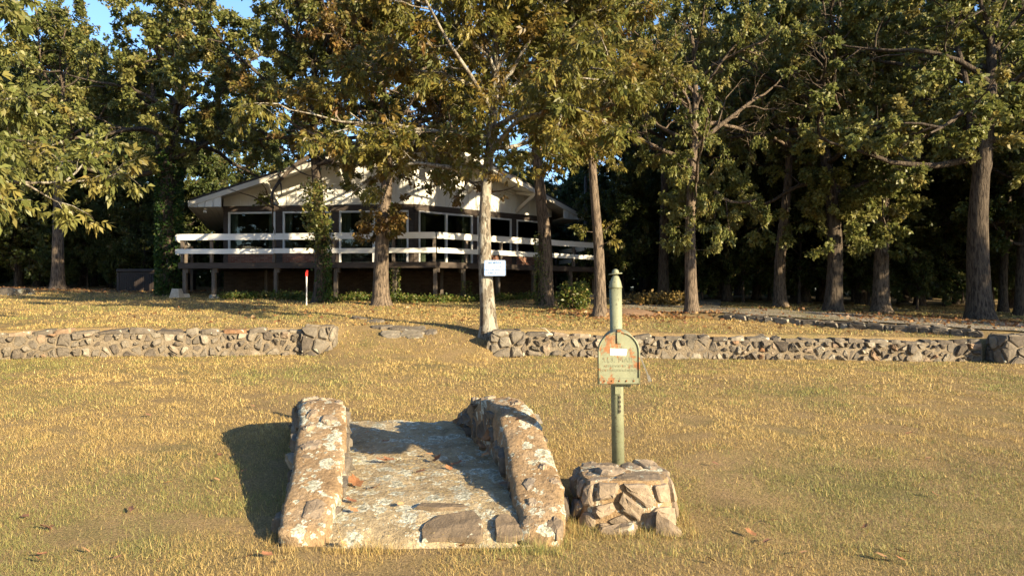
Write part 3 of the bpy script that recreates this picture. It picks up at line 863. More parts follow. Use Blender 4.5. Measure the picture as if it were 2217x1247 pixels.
def face(pa, pb, openings):
    """one face of the prow: pa at the prow, pb at the side"""
    d = (pb - pa); L = d.length; d = d / L
    n = Vector((d.y, -d.x)); n = n if n.y < 0 else -n         # outwards
    P = lambda s, o=0.0: pa + d * s + n * o
    # basement brick
    uv_box('basement_wall', P(0), P(L), 0.9, ZF - 0.2, -0.2, n, M['shaded_brick'], house, HI)
    # gable backing and boards
    m = MB(); m.prism([H3(P(0, -0.02), ZS), H3(P(L, -0.02), ZS), H3(P(L, -0.02), roof_z(P(L))), H3(P(0, -0.02), roof_z(P(0)))], Vector((-n.x, -n.y, 0)) * 0.12)
    m.build('gable_wall', M['siding_paint'], house)
    k = 0; s = 0.0
    while s < L - 0.05:
        e = min(s + 0.375, L)
        m = MB()
        m.prism([H3(P(s + .006), ZS - 0.03), H3(P(e - .006), ZS - 0.03), H3(P(e - .006), roof_z(P(e))), H3(P(s + .006), roof_z(P(s)))], Vector((n.x, n.y, 0)) * 0.022)
        if s > 0: m.prism([H3(P(s - .022, .023), ZS - 0.03), H3(P(s + .022, .023), ZS - 0.03), H3(P(s + .022, .023), roof_z(P(s + .022))), H3(P(s - .022, .023), roof_z(P(s - .022)))], Vector((n.x, n.y, 0)) * 0.02)
        m.build('siding_board', M['siding_paint'], house); s = e
    # header beam
    MB().prism([H3(P(0, -.15), ZH + .002), H3(P(L, -.15), ZH + .002), H3(P(L, .05), ZH + .002), H3(P(0, .05), ZH + .002)], Vector((0, 0, ZS - ZH - 0.035))).build('header_beam', M['dark_timber'], house)
    # openings and the piers between them
    ops = sorted([(on_line(x0, pa, d), on_line(x1, pa, d), kind) for x0, x1, kind in openings], key=lambda t: min(t[0], t[1]))
    ops = [(min(a, b), max(a, b), k_) for a, b, k_ in ops]
    cur = 0.0
    for a, b, kind in ops + [(L, L, None)]:
        if a - cur > 0.02:
            MB().prism([H3(P(cur, -.1), ZF), H3(P(a, -.1), ZF), H3(P(a, .03), ZF), H3(P(cur, .03), ZF)], Vector((0, 0, ZH - ZF))).build('pier', M['dark_timber'], house)
        if kind is None: break
        cur = b
        z0 = ZF + 0.03 if kind == 'door' else 3.14
        w = MB(); fr = 0.07
        for (s0, s1, za, zb) in ((a, b, ZH - fr, ZH - .003), (a, b, z0, z0 + fr), (a, a + fr, z0 + fr, ZH - fr), (b - fr, b, z0 + fr, ZH - fr)) + (((a + b) / 2 - .045, (a + b) / 2 + .045, z0 + fr, ZH - fr),) * (kind == 'door'):
            w.prism([H3(P(s0, -.04), za), H3(P(s1, -.04), za), H3(P(s1, .055), za), H3(P(s0, .055), za)], Vector((0, 0, zb - za)))
        wo_ = w.build('sliding_door' if kind == 'door' else 'window', M['aluminium'], house)
        for s0, s1 in (((a + fr, (a + b) / 2 - .045), ((a + b) / 2 + .045, b - fr)) if kind == 'door' else ((a + fr, b - fr),)):
            MB().prism([H3(P(s0 + .002, 0), z0 + fr + .002), H3(P(s1 - .002, 0), z0 + fr + .002), H3(P(s1 - .002, 0), ZH - fr - .002), H3(P(s0 + .002, 0), ZH - fr - .002)], Vector((n.x, n.y, 0)) * 0.008).build('pane', M['glass'], wo_)
        # pleated curtains drawn to the sides
        for s0, s1 in ((a + .05, a + .05 + 0.16 * (b - a)), (b - .05 - 0.13 * (b - a), b - .05)):
            vs_ = []; N = 16
            for i in range(N + 1):
                s = lerp(s0, s1, i / N); q = P(s, -0.16 + 0.035 * math.sin(i * 2.2))
                vs_ += [H3(q, z0 + .02), H3(q, ZH - .05)]
            o = mesh_obj('curtain', vs_, [[2 * i, 2 * i + 2, 2 * i + 3, 2 * i + 1] for i in range(N)], M['curtain'], wo_)
            md = o.modifiers.new('t', 'SOLIDIFY'); md.thickness = 0.006
        if kind != 'door':
            uv_box('brick_apron', P(a), P(b), ZF, 3.138, 0.06, n, M['brick'], house, HI)
            MB().prism([H3(P(a, .0), 3.10), H3(P(b, .0), 3.10), H3(P(b, .12), 3.10), H3(P(a, .12), 3.10)], Vector((0, 0, 0.035))).build('sill', M['brick_piece'], house)
    # rake: soffit, fascia, roof plane over this face, brackets
    return P, L, n
PLf, LLf, nL = face(WA, WL, [(495, 597, 'win'), (613, 717, 'win'), (735, 885, 'door')])
PRt, LRt, nR = face(WA, WR, [(905, 1022, 'door'), (1032, 1106, 'win'), (1117, 1172, 'win')])

def roof():
    HW, OV = 7.9, 1.3
    tip = WA - U * OV
    for sgn, nm in ((-1, 'l'), (1, 'r')):
        front_e = WA + V2 * (sgn * HW) + U * (-OV + 0.455 * HW)
        back_e = WA + V2 * (sgn * HW) + U * 13.5
        back_r = WA + U * 13.5
        poly = [tip, front_e, back_e, back_r]
        if sgn > 0: poly = poly[::-1]
        z = lambda p: ZR - PITCH * abs((p - WA).dot(V2))
        MB().prism([H3(p, z(p)) for p in poly], Vector((0, 0, 0.10))).build('soffit', M['soffit_paint'], house)
        out = Vector((0, 0, 0.12))
        MB().prism([H3(p, z(p) + 0.101) for p in poly], out).build('roof', M['shingle'], house)
        # rake fascia
        q = (front_e - tip).normalized(); o = Vector((q.y, -q.x)); o = o if o.y < 0 else -o
        MB().prism([H3(tip, z(tip) - 0.06), H3(front_e, z(front_e) - 0.06), H3(front_e, z(front_e) + 0.12), H3(tip, z(tip) + 0.12)], Vector((o.x, o.y, 0)) * 0.045).build('rake_fascia', M['soffit_paint'], house)
        # eave fascia
        MB().prism([H3(front_e, z(front_e) - 0.08), H3(back_e, z(back_e) - 0.08), H3(back_e, z(back_e) + 0.15), H3(front_e, z(front_e) + 0.15)], Vector((V2.x, V2.y, 0)) * (0.04 * sgn)).build('eave_fascia', M['white_paint'], house)
        # boxed eave: front panel in boards and flat soffit boards behind it
        l0 = 6.78; zb = z(front_e) - 0.075
        e0 = WA + V2 * (sgn * l0) + U * (-OV + 0.455 * l0)
        nb = 4
        for i in range(nb):
            f0 = e0.lerp(front_e, i / nb + 0.01); f1 = e0.lerp(front_e, (i + 1) / nb - 0.01)
            MB().prism([H3(f0, zb), H3(f1, zb), H3(f1, z(f1) - 0.003), H3(f0, z(f0) - 0.003)], Vector((-o.x, -o.y, 0)) * 0.06).build('eave_panel', M['siding_paint'], house)
        nb = 5
        for i in range(nb):
            a0 = lerp(l0, HW - .01, i / nb) + .006; a1 = lerp(l0, HW - .01, (i + 1) / nb) - .006
            pa = [WA + V2 * (sgn * a0) + U * (-OV + .455 * a0 + .08), WA + V2 * (sgn * a1) + U * (-OV + .455 * a1 + .08), WA + V2 * (sgn * a1) + U * 13.2, WA + V2 * (sgn * a0) + U * 13.2]
            MB().prism([H3(p, zb + 0.01) for p in pa], Vector((0, 0, 0.03))).build('soffit_board', M['soffit_paint'], house)
        # knee brackets from wall to rake
        Pf, n = (PLf, nL) if sgn < 0 else (PRt, nR)
        for s in (2.6, 5.2):
            a = Pf(s, 0.04); b = Pf(s, 1.15)
            zb_ = min(z(a), z(b))
            MB().bar(H3(a, max(z(a) - 1.05, ZS + 0.06)), H3(b, z(b) - 0.09), 0.10, 0.14).bar(H3(a, z(a) - 0.08), H3(Pf(s, 1.2), z(Pf(s, 1.2)) - 0.08), 0.09, 0.12).build('knee_bracket', M['soffit_paint'], house)
        # twin flood lamps under the eave
        c = WA + V2 * (sgn * (7.35 if sgn < 0 else 5.6)) + U * (-OV + .455 * (7.35 if sgn < 0 else 5.6) + 0.35)
        zc = zb - 0.02 if sgn < 0 else z(c) - 0.02
        fl = MB().lathe([(0.06, 0), (0.06, -0.02), (0.03, -0.05)], 12).build('flood_lamp', M['white_plastic'], house)
        fl.location = H3(c, zc)
        for k in (-1, 1):
            bl = MB().lathe([(0.02, 0), (0.03, 0.05), (0.055, 0.11), (0.052, 0.125), (0.01, 0.13)], 12).build('bulb', M['lamp_glass'], fl, True)
            bl.location = (0.05 * k, 0, -0.05); bl.rotation_euler = (R(150), R(25 * k), 0)
    # side and back walls, floor: the closed body behind the prow
    bl, br = WL + U * 10.2, WR + U * 10.2
    for a, b in ((WL, bl), (bl, br), (br, WR)):
        t = (b - a).normalized(); n = Vector((-t.y, t.x))
        q = [H3(a, 0.9), H3(b, 0.9), H3(b, 5.1), H3(a, 5.1)]
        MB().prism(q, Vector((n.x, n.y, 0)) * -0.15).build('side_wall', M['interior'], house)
    back = [bl, br]
    MB().prism([H3(bl, 5.09), H3(br, 5.09), H3(WA + U * 13.26, ZR)], Vector((U.x, U.y, 0)) * 0.1).build('back_gable', M['siding_paint'], house)
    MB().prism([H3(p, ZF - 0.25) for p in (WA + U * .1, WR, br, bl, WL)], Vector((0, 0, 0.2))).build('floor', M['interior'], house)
    # a partition in the room behind the glass
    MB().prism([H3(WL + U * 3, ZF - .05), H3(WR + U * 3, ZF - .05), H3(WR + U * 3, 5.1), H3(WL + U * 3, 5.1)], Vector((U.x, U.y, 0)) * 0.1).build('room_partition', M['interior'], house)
roof()

# ------------------------------------------------------------------ deck
DA = Vector((-2.49, 24.0)); DL = Vector((-11.25, 24.95)); DR = Vector((3.45, 29.5))
deck = empty('wooden_deck', (DA.x, DA.y, 1.2)); DI = -Vector(deck.location)
tag(deck, 'raised brown timber deck with white plank railing wrapping the house front', 'deck')
def D3(p, z): return Vector((p.x, p.y, z)) + DI
def build_deck():
    rng = random.Random(6)
    for a, b, c, d in ((DA, DL, WL, WA), (DA, DR, WR, WA)):
        n = 14                                             # floor planks parallel to the edge
        for i in range(n):
            f0, f1 = i / n + 0.002, (i + 1) / n - 0.002
            q = [a.lerp(d, f0), b.lerp(c, f0), b.lerp(c, f1), a.lerp(d, f1)]
            MB().prism([D3(p, ZF - 0.04) for p in q], Vector((0, 0, 0.036))).build('floor_plank', M['dark_timber'], deck)
    lp = [DL, DL + U * 5.0, WL + U * 1.9, WL]
    MB().prism([D3(p, ZF - 0.045) for p in lp], Vector((0, 0, 0.036))).build('side_floor', M['dark_timber'], deck)
    rp = [DR, DR + U * 4.5, WR + U * 1.2, WR]
    MB().prism([D3(p, ZF - 0.045) for p in rp], Vector((0, 0, 0.036))).build('side_floor', M['dark_timber'], deck)
    def run(a, b, joints, postpx, name_dir=None):
        d = (b - a); L = d.length; d /= L; n = Vector((d.y, -d.x)); n = n if n.y < 0 else -n
        P = lambda s, o=0.0: a + d * s + n * o
        MB().bar(D3(P(-.02, .02), ZF - 0.10), D3(P(L, .02), ZF - 0.10), 0.045, 0.19).build('rim_board', M['dark_timber'], deck)
        js = [0.0] + [on_line(x, a, d) for x in joints] + [L]
        js = sorted(js)
        for j0, j1 in zip(js, js[1:]):
            for zt, h in ((3.505, 0.185), (3.03, 0.165)):
                dz = rng.uniform(-.012, .012); dz2 = rng.uniform(-.012, .012)
                MB().bar(D3(P(j0 + .004 - (0.04 if j0 == 0 else 0), .13), zt - h / 2 + dz), D3(P(j1 - .004, .13), zt - h / 2 + dz2), 0.04, h).build('rail_board', M['white_paint'], deck, bevel=0.006)
            MB().bar(D3(P(j0 + .004, .09), 3.517), D3(P(j1 - .004, .09), 3.517), 0.14, 0.028).build('rail_cap', M['white_paint'], deck)
        for px in postpx:
            s = on_line(px, a, d); p = P(s, .06); g = G(p.x, p.y)
            MB().box(D3(P(s, .055), (ZF + 3.5) / 2 - 0.05), (0.09, 0.09, 3.40 - ZF), math.atan2(d.y, d.x)).build('rail_post', M['post_timber'], deck)
            p = P(s, -0.10)
            o = MB().box(D3(p, (g + ZF - .2) / 2 + 0.06), (0.115, 0.115, ZF - .2 - g - 0.12), math.atan2(d.y, d.x)).box(D3(P(s - .1, -.10), ZF - 0.27), (0.07, 0.12, 0.14), math.atan2(d.y, d.x)).build('deck_post', M['post_timber'], deck)
            f = MB(); f.v = []; q = D3(p, g - 0.08)
            f.lathe([(0.20, 0), (0.15, 0.21)], 4, q).build('footing', M['concrete'], o)
        return P
    run(DA, DL, (597, 735), (397, 460, 595, 725, 853, 941))
    run(DA, DR, (1072, 1190), (1007, 1082, 1159, 1239, 1290))
    a = DL; P = lambda s, o=0: DL + U * s + V2 * -o
    for s0, s1 in ((0.0, 2.5), (2.5, 5.0)):
        for zt, h in ((3.505, 0.185), (3.03, 0.165)):
            MB().bar(D3(P(s0 + .05, .1), zt - h / 2), D3(P(s1, .1), zt - h / 2), 0.04, h).build('rail_board', M['white_paint'], deck)
    P = lambda s, o=0: DR + U * s + V2 * o
    for s0, s1 in ((0.0, 2.2), (2.2, 4.4)):
        for zt, h in ((3.505, 0.185), (3.03, 0.165)):
            MB().bar(D3(P(s0 + .05, .1), zt - h / 2), D3(P(s1, .1), zt - h / 2), 0.04, h).build('rail_board', M['white_paint'], deck)
    for base, sg in ((DL, -1), (DR, 1)):
        for s in (2.4, 4.6):
            p = base + U * s; g = G(p.x, p.y)
            MB().box(D3(p, (g + 3.4) / 2), (0.1, 0.1, 3.4 - g), math.atan2(U.y, U.x)).build('deck_post', M['post_timber'], deck)
    # inner row of posts and joists below the floor
    for a, b, c, d in ((DA, DL, WL, WA), (DA, DR, WR, WA)):
        for f in np.linspace(0.03, 0.97, 12):
            MB().bar(D3(a.lerp(b, f), ZF - 0.125), D3(d.lerp(c, f), ZF - 0.125), 0.045, 0.16).build('joist', M['dark_timber'], deck)
        for f in (0.12, 0.42, 0.72):
            p = a.lerp(b, f).lerp(d.lerp(c, f), 0.62); g = G(p.x, p.y)
            MB().box(D3(p, (g + ZF - .2) / 2), (0.1, 0.1, ZF - .2 - g)).build('deck_post', M['post_timber'], deck)
build_deck()

# ------------------------------------------------------------------ things around the house
def hot_tub():
    x0, x1, y = PX(252, 29.3), PX(374, 29.3), 29.3
    z = G((x0 + x1) / 2, y); w = x1 - x0
    t = empty('hot_tub', ((x0 + x1) / 2, y + w / 2, z)); tag(t, 'dark brown covered hot tub standing at the edge of the woods', 'hot tub')
    MB().box((0, 0, 0.37), (w - .06, w - .06, 0.78)).build('shell', M['tub_panel'], t)
    n = 22
    for i in range(n):
        x = -w / 2 + 0.12 + (w - .24) * (i + .5) / n
        MB().box((x, -w / 2 + 0.025, 0.36), ((w - .24) / n - 0.014, 0.02, 0.66)).build('slat', M['tub_panel'], t)
    for sx in (-1, 1):
        MB().box((sx * (w / 2 - .05), -w / 2 + 0.03, 0.37), (0.10, 0.05, 0.76)).build('corner_panel', M['tub_cover'], t, bevel=0.015)
    c = MB().box((0, 0, 0.82), (w + .04, w + .04, 0.13)).build('cover', M['tub_cover'], t, bevel=0.03)
    MB().box((w * .38, -w / 2 - .03, 0.80), (0.10, 0.01, 0.03)).build('cover_clip', M['white_plastic'], c)
    # brick pier beside it
    bp = PX(377, 28.0); y = 28.0; z = G(bp, y)
    b = empty('brick_pier', (bp, y, z)); tag(b, 'short red brick pier between hot tub and deck', 'brick pier')
    MB().box((0, 0, 0.25), (0.50, 0.36, 0.58)).build('mortar_core', M['concrete'], b)
    me = rough_block((0.20, 0.1, 0.062), 1, 0.003, 0); me.materials.append(M['brick_piece'])
    for r in range(8):
        for c in range(3):
            xx = -0.26 + (c + (0.5 if r % 2 else 0.0)) * 0.21 + 0.05
            if xx > 0.24: continue
            o = link(bpy.data.objects.new('brick', me), b); o.location = (xx, -0.16, 0.03 + r * 0.072)
hot_tub()

def cblock():
    x = PX(396, 25.2); y = 24.75; z = G(x, y)
    o = MB(); o.lathe([(0.27, -0.05), (0.17, 0.30)], 4, (0, 0, 0))
    b = o.build('concrete_block', M['concrete'], None, bevel=0.02); b.location = (x, y, z); b.rotation_euler = (0, 0, R(40))
    tag(b, 'tapered concrete block on the grass under the deck corner', 'concrete block')
cblock()

def stake():
    x, y = PX(664, 21.8), 21.8; z = G(x, y)
    s = empty('marker_stake', (x, y, z)); tag(s, 'thin white marker stake with red top beside an ivy trunk', 'stake')
    MB().box((0, 0, 0.42), (0.03, 0.024, 0.94)).build('stake', M['white_plastic'], s)
    t = MB().box((0, -.002, 0.91), (0.06, 0.04, 0.13)).box((0.012, -.002, 1.0), (0.05, 0.04, 0.06)).build('red_top', M['red_plastic'], s)
stake()

def pole():
    x, y = PX(1268, 33.5), 33.5; z = G(x, y)
    p = empty('utility_pole', (x, y, z)); tag(p, 'slim grey pole standing behind the far deck corner', 'pole')
    MB().tube([(0, 0, -.2), (0, 0, 2.6), (0.01, 0, 5.3)], [0.085, 0.08, 0.07], 10).build('shaft', M['post_timber'], p, True)
    MB().lathe([(0.085, 0), (0.085, 0.03), (0.02, 0.06)], 10, (0.01, 0, 5.3)).build('cap', M['steel'], p)
pole()

def dead_branch():
    pts = []
    for i, (px, py) in enumerate(((1128, 722), (1150, 723), (1172, 720), (1192, 717), (1205, 722), (1222, 727), (1245, 724), (1268, 722))):
        pts.append(Vector((PX(px, 14.15), 14.15 + 0.06 * math.sin(i * 1.7), PZ(py + 6, 14.15) - 0.0)))
    zt = max(G(p.x, 13.9) for p in pts)
    o0 = pts[0].copy()
    m = MB().tube([p - o0 for p in pts], [.028, .03, .028, .026, .026, .024, .02, .012], 7)
    m.tube([pts[3] - o0, pts[3] - o0 + Vector((-.1, .05, .10)), pts[3] - o0 + Vector((-.2, .03, .12))], [.014, .01, .005], 5)
    o = m.build('dead_branch', M['deadwood'], None, True); o.location = o0
    tag(o, 'bare crooked dead branch lying on top of the rubble wall', 'branch')
dead_branch()

# flagstones of the old path in the gap of the wall
def path_stones():
    rng = random.Random(21)
    for i, (px, py, r) in enumerate(((830, 708, .30), (872, 712, .34), (905, 716, .28), (850, 724, .30), (895, 728, .30), (812, 697, .25), (780, 690, .25), (930, 722, .2))):
        d = min(np.arange(14.6, 19.5, .05), key=lambda q: abs(632 + (CAMZ - G(PX(px, q), q)) * F / q - py))
        x = PX(px, d); z = G(x, d)
        poly = [(r * rng.uniform(.7, 1.2) * math.cos(a), .8 * r * rng.uniform(.7, 1.2) * math.sin(a)) for a in np.linspace(0, 2 * math.pi, 8)[:-1]]
        o = stone('path_stone', poly, lambda u, v, q: Vector((u, v, q + G(x + u, d + v) - z)), 0.035, 0, rng, M['wall_stone'], None)
        o.location = (x, d, z)
        tag(o, 'flat worn path stone sunk in the grass between the wall ends', 'stone', 'path stones in the wall gap')
path_stones()
def logs():
    x, y = PX(25, 25.5), 25.5; z = G(x, y)
    me = rough_block((1.1, 0.7, 0.26), 6, 0.12, 5); me.materials.append(M['wall_stone'])
    o = link(bpy.data.objects.new('boulder', me)); o.location = (x, y, z + 0.05); tag(o, 'flat tan boulder in the grass beside the woods', 'boulder')
    x, y = PX(1352, 19.6), 19.6; z = G(x, y)
    V = []; Fc = []; n = 24
    for j in range(9):
        for k in range(n):
            a = 2 * math.pi * k / n; r = j / 8
            V.append((1.1 * r * math.cos(a), 0.7 * r * math.sin(a), 0.22 * (1 - r * r) * (1 + .3 * mnoise.noise(Vector((math.cos(a) * 2 * r, math.sin(a) * 2 * r, 1)))) - 0.04))
    for j in range(8):
        for k in range(n): Fc.append([j * n + k, j * n + (k + 1) % n, (j + 1) * n + (k + 1) % n, (j + 1) * n + k])
    o = mesh_obj('soil_mound', V, Fc, M['soil'], None, True); o.location = (x, y, z); tag(o, 'low mound of bare soil beside the slender grey trunk', 'mound')
logs()

# ------------------------------------------------------------------ trees
PAL = {   # leaf colours with weights
    'oak':     [((0.090, 0.108, 0.028), 5), ((0.125, 0.138, 0.036), 4), ((0.185, 0.175, 0.05), 3), ((0.22, 0.175, 0.05), 1.2), ((0.13, 0.07, 0.03), 0.4)],
    'hickory': [((0.105, 0.115, 0.027), 4), ((0.160, 0.152, 0.036), 4), ((0.225, 0.18, 0.042), 3), ((0.200, 0.120, 0.028), 1.0), ((0.16, 0.075, 0.02), 0.5)],
    'rust':    [((0.170, 0.090, 0.030), 3), ((0.210, 0.135, 0.038), 4), ((0.140, 0.120, 0.028), 4), ((0.085, 0.100, 0.022), 3), ((0.24, 0.16, 0.06), 1.5)],
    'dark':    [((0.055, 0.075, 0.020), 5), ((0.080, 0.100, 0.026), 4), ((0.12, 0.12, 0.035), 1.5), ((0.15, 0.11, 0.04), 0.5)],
    'green':   [((0.115, 0.135, 0.036), 4), ((0.165, 0.175, 0.048), 4), ((0.225, 0.21, 0.065), 3), ((0.25, 0.19, 0.055), 0.9)],
    'ivy':     [((0.030, 0.065, 0.014), 4), ((0.05, 0.09, 0.02), 3), ((0.10, 0.12, 0.03), 1)],
    'ground':  [((0.07, 0.11, 0.02), 4), ((0.12, 0.14, 0.03), 3), ((0.20, 0.17, 0.05), 2)],
    'dry':     [((0.30, 0.20, 0.06), 3), ((0.24, 0.17, 0.06), 3), ((0.16, 0.13, 0.05), 2)],
}
def palette(name, n, rng, bias=None):
    cols = np.array([c for c, w in PAL[name]]); w = np.array([w for c, w in PAL[name]], float); w /= w.sum()
    idx = rng.choice(len(cols), n, p=w)
    c = cols[idx]
    if bias is not None:                       # twig by twig colour drift
        c = c * 0.45 + cols[bias] * 0.55
    return c * rng.uniform(0.75, 1.25, (n, 1))

def leaf_mesh(pos, direc, size, cols, rng, width=0.5, droop=0.25):
    """one folded four-sided leaf per row; returns V,F,C"""
    n = len(pos)
    d = direc / (np.linalg.norm(direc, axis=1, keepdims=True) + 1e-9)
    r = rng.normal(size=(n, 3)); s = np.cross(d, r); s /= (np.linalg.norm(s, axis=1, keepdims=True) + 1e-9)
    nn = np.cross(s, d)
    L = size[:, None]; w = L * width * 0.5
    base = pos; tip = pos + d * L - np.array([0, 0, 1.0]) * L * droop * 0.5
    mid = pos + d * L * 0.48
    lf = mid + s * w + nn * L * 0.09; rt = mid - s * w + nn * L * 0.09
    V = np.stack([base, lf, tip, rt], 1).reshape(-1, 3)
    i = np.arange(n)[:, None] * 4
    Fq = np.concatenate([i, i + 1, i + 2, i + 3], 1)
    C = np.repeat(cols, 4, axis=0)
    return V, Fq, C

def unit(v): return v / (np.linalg.norm(v) + 1e-9)
def grow(rng, p, d, length, nseg, wander, lift):
    pts = [np.array(p, float)]; d = unit(np.array(d, float)); st = length / nseg
    for i in range(nseg):
        d = unit(d + rng.normal(size=3) * wander + np.array([0, 0, lift]))
        pts.append(pts[-1] + d * st)
    return pts, d

def gen_tree(seed, H, r0, cb, Rc, nlimb=17, nsub=8, ntwig=6, nleaf=34, leaf='oak', lsize=0.14, compound=False, bare=0.08, trunk_tufts=(), lean=(0, 0), droop=0.3, spurs=36,
             zmin=None, fork=None, top=0.74):
    rng = np.random.default_rng(seed)
    wood = MB(); twigs = []
    nt_ = 16
    tp = []; p = np.array([0.0, 0.0, -0.2]); 
    wx, wy = rng.uniform(0, 6, 2)
    for i in range(nt_ + 1):
        t = i / nt_; z = -0.2 + (H * top + 0.2) * t
        tp.append(np.array([lean[0] * t * H + 0.030 * H * math.sin(t * 5 + wx) * t, lean[1] * t * H + 0.030 * H * math.sin(t * 4 + wy) * t, z]))
    rad = [r0 * (1 - 0.80 * (i / nt_) ** 0.85) + r0 * 0.55 * math.exp(-max(0, tp[i][2]) / 0.22) * (1 if i < 4 else 0) for i in range(nt_ + 1)]
    # finer rings near the root flare
    pts = [tp[0]] + [tp[0] + (tp[1] - tp[0]) * f for f in (0.25, 0.4, 0.6)] + tp[1:]
    rr = lambda z: r0 * (1 - 0.72 * min(1, max(0, z / (H * top))) ** 1.1) + r0 * 0.62 * math.exp(-max(0, z + .05) / 0.20)
    rads = [rr(q[2]) for q in pts]
    wood.tube([tuple(q) for q in pts], rads, 14)
    def at(z):
        f = (z + 0.2) / (H * top + 0.2) * nt_; k = min(int(f), nt_ - 1); return tp[k] + (tp[k + 1] - tp[k]) * (f - k)
    az = rng.uniform(0, 6.28)
    limbs = []
    for i in range(nlimb):
        rel = (i + rng.uniform(0.1, 0.9)) / nlimb
        z = cb + (H * top * 0.96 - cb) * rel ** 0.9
        az += 2.399 + rng.uniform(-.4, .4)
        el = R(lerp(0, 66, rel ** 1.3) + rng.uniform(-12, 12))
        shape = lerp(0.85, 1.0, min(1, rel / 0.3)) if rel < 0.3 else lerp(1.0, 0.72, (rel - .3) / .7)
        ln = Rc * shape * rng.uniform(0.8, 1.12)
        d = np.array([math.cos(az) * math.cos(el), math.sin(az) * math.cos(el), math.sin(el)])
        pl, _ = grow(rng, at(z), d, ln, 8, 0.17, 0.03)
        lr = min(rr(z) * 0.6, 0.018 + 0.018 * ln)
        wood.tube([tuple(q) for q in pl], [lr * (1 - 0.8 * k / 8) for k in range(9)], 7, False)
        limbs.append((pl, lr, ln))
    if fork:
        for (z, azd, eld, ln, lr) in fork:
            a = R(azd); el = R(eld)
            pl, _ = grow(rng, at(z), (math.cos(a) * math.cos(el), math.sin(a) * math.cos(el), math.sin(el)), ln, 10, 0.12, 0.10)
            wood.tube([tuple(q) for q in pl], [lr * (1 - 0.75 * k / 10) for k in range(11)], 10, False)
            limbs.append((pl[3:], lr * .6, ln * .7))
    for pl, lr, ln in limbs:
        m = len(pl) - 1
        for j in range(nsub):
            f = 0.22 + 0.78 * (j + rng.uniform(0, 1)) / nsub
            k = min(int(f * m), m - 1); p0 = pl[k] + (pl[k + 1] - pl[k]) * (f * m - k)
            ax = unit(pl[k + 1] - pl[k]); rv = unit(np.cross(ax, rng.normal(size=3)))
            an = R(rng.uniform(25, 70)); d = ax * math.cos(an) + rv * math.sin(an); d[2] *= 0.75
            sl = ln * rng.uniform(0.22, 0.42) * (1.1 - 0.35 * f)
            ps, _ = grow(rng, p0, d, sl, 4, 0.22, 0.03)
            wood.tube([tuple(q) for q in ps], [max(.006, lr * .38 * (1 - .75 * q / 4)) for q in range(5)], 4, False)
            for t in range(ntwig):
                g = 0.25 + 0.75 * (t + rng.uniform(0, 1)) / ntwig
                kk = min(int(g * 4), 3); q0 = ps[kk] + (ps[kk + 1] - ps[kk]) * (g * 4 - kk)
                d2 = unit(unit(ps[kk + 1] - ps[kk]) + rng.normal(size=3) * 0.75)
                tl = rng.uniform(0.25, 0.65)
                pt, _ = grow(rng, q0, d2, tl, 2, 0.25, -0.05)
                if zmin is not None and pt[-1][2] < zmin + 0.5 * rng.random(): continue
                wood.tube([tuple(q) for q in pt], [.007, .005, .003], 3, False)
                if rng.random() > bare: twigs.append(pt)
    for (z0, z1, count, ln) in trunk_tufts:                       # sprouts on the bole
        for c in range(count):
            z = rng.uniform(z0, z1); a = rng.uniform(0, 6.28); p0 = at(z) + np.array([math.cos(a), math.sin(a), 0]) * rr(z) * .9
            pt, _ = grow(rng, p0, (math.cos(a), math.sin(a), 0.3), rng.uniform(.5, 1.0) * ln, 2, .3, 0)
            wood.tube([tuple(q) for q in pt], [.008, .005, .003], 3, False); twigs.append(pt)
    for c in range(spurs):                                        # short spurs all along the stem inside the crown
        z = rng.uniform(cb - .2, H * .9); a = rng.uniform(0, 6.28)
        pt, _ = grow(rng, at(z), (math.cos(a), math.sin(a), .3), rng.uniform(.5, 1.3), 2, .3, 0)
        wood.tube([tuple(q) for q in pt], [.010, .006, .003], 3, False); twigs.append(pt)
    # leaves
    n = len(twigs) * nleaf
    T = np.array([[t[0], t[1], t[2]] for t in twigs])
    ti = np.repeat(np.arange(len(twigs)), nleaf)
    f = rng.uniform(0.3, 1.0, n)[:, None] ** 0.8
    a, b, c = T[ti, 0], T[ti, 1], T[ti, 2]
    pos = np.where(f < .5, a + (b - a) * f * 2, b + (c - b) * (f * 2 - 1)) + rng.normal(size=(n, 3)) * 0.05
    dr = (c - a); dr /= np.linalg.norm(dr, axis=1, keepdims=True) + 1e-9
    dirs = dr * 0.5 + rng.normal(size=(n, 3)) * 0.75 + np.array([0, 0, -droop])
    npal = len(PAL[leaf]); w = np.array([x[1] for x in PAL[leaf]], float); w /= w.sum()
    bias = rng.choice(npal, len(twigs), p=w)[ti]
    cols = palette(leaf, n, rng, bias)
    size = rng.uniform(0.7, 1.25, n) * lsize
    if compound:        # five leaflets fanned on one stalk
        P_, D_, S_, C_ = [], [], [], []
        dn = dirs / (np.linalg.norm(dirs, axis=1, keepdims=True) + 1e-9)
        side = np.cross(dn, rng.normal(size=(n, 3))); side /= np.linalg.norm(side, axis=1, keepdims=True) + 1e-9
        for off, sp, sc in ((0.95, 0.0, 1.0), (0.85, 0.75, .95), (0.85, -0.75, .95), (0.4, 1.1, .7), (0.4, -1.1, .7)):
            P_.append(pos + dn * (size * off)[:, None]); D_.append(dn + side * sp + np.array([0, 0, -.25])); S_.append(size * sc); C_.append(cols)
        pos = np.concatenate(P_); dirs = np.concatenate(D_); size = np.concatenate(S_); cols = np.concatenate(C_)
    if zmin is not None:
        k = pos[:, 2] > zmin - 0.15 if not trunk_tufts else np.ones(len(pos), bool)
        pos, dirs, size, cols = pos[k], dirs[k], size[k], cols[k]
    LV, LF, LC = leaf_mesh(pos, dirs, size, cols, rng, 0.42 if compound else 0.62)
    wm = bpy.data.meshes.new('trunk'); wm.from_pydata([tuple(v) for v in wood.v], [], wood.f); wm.update()
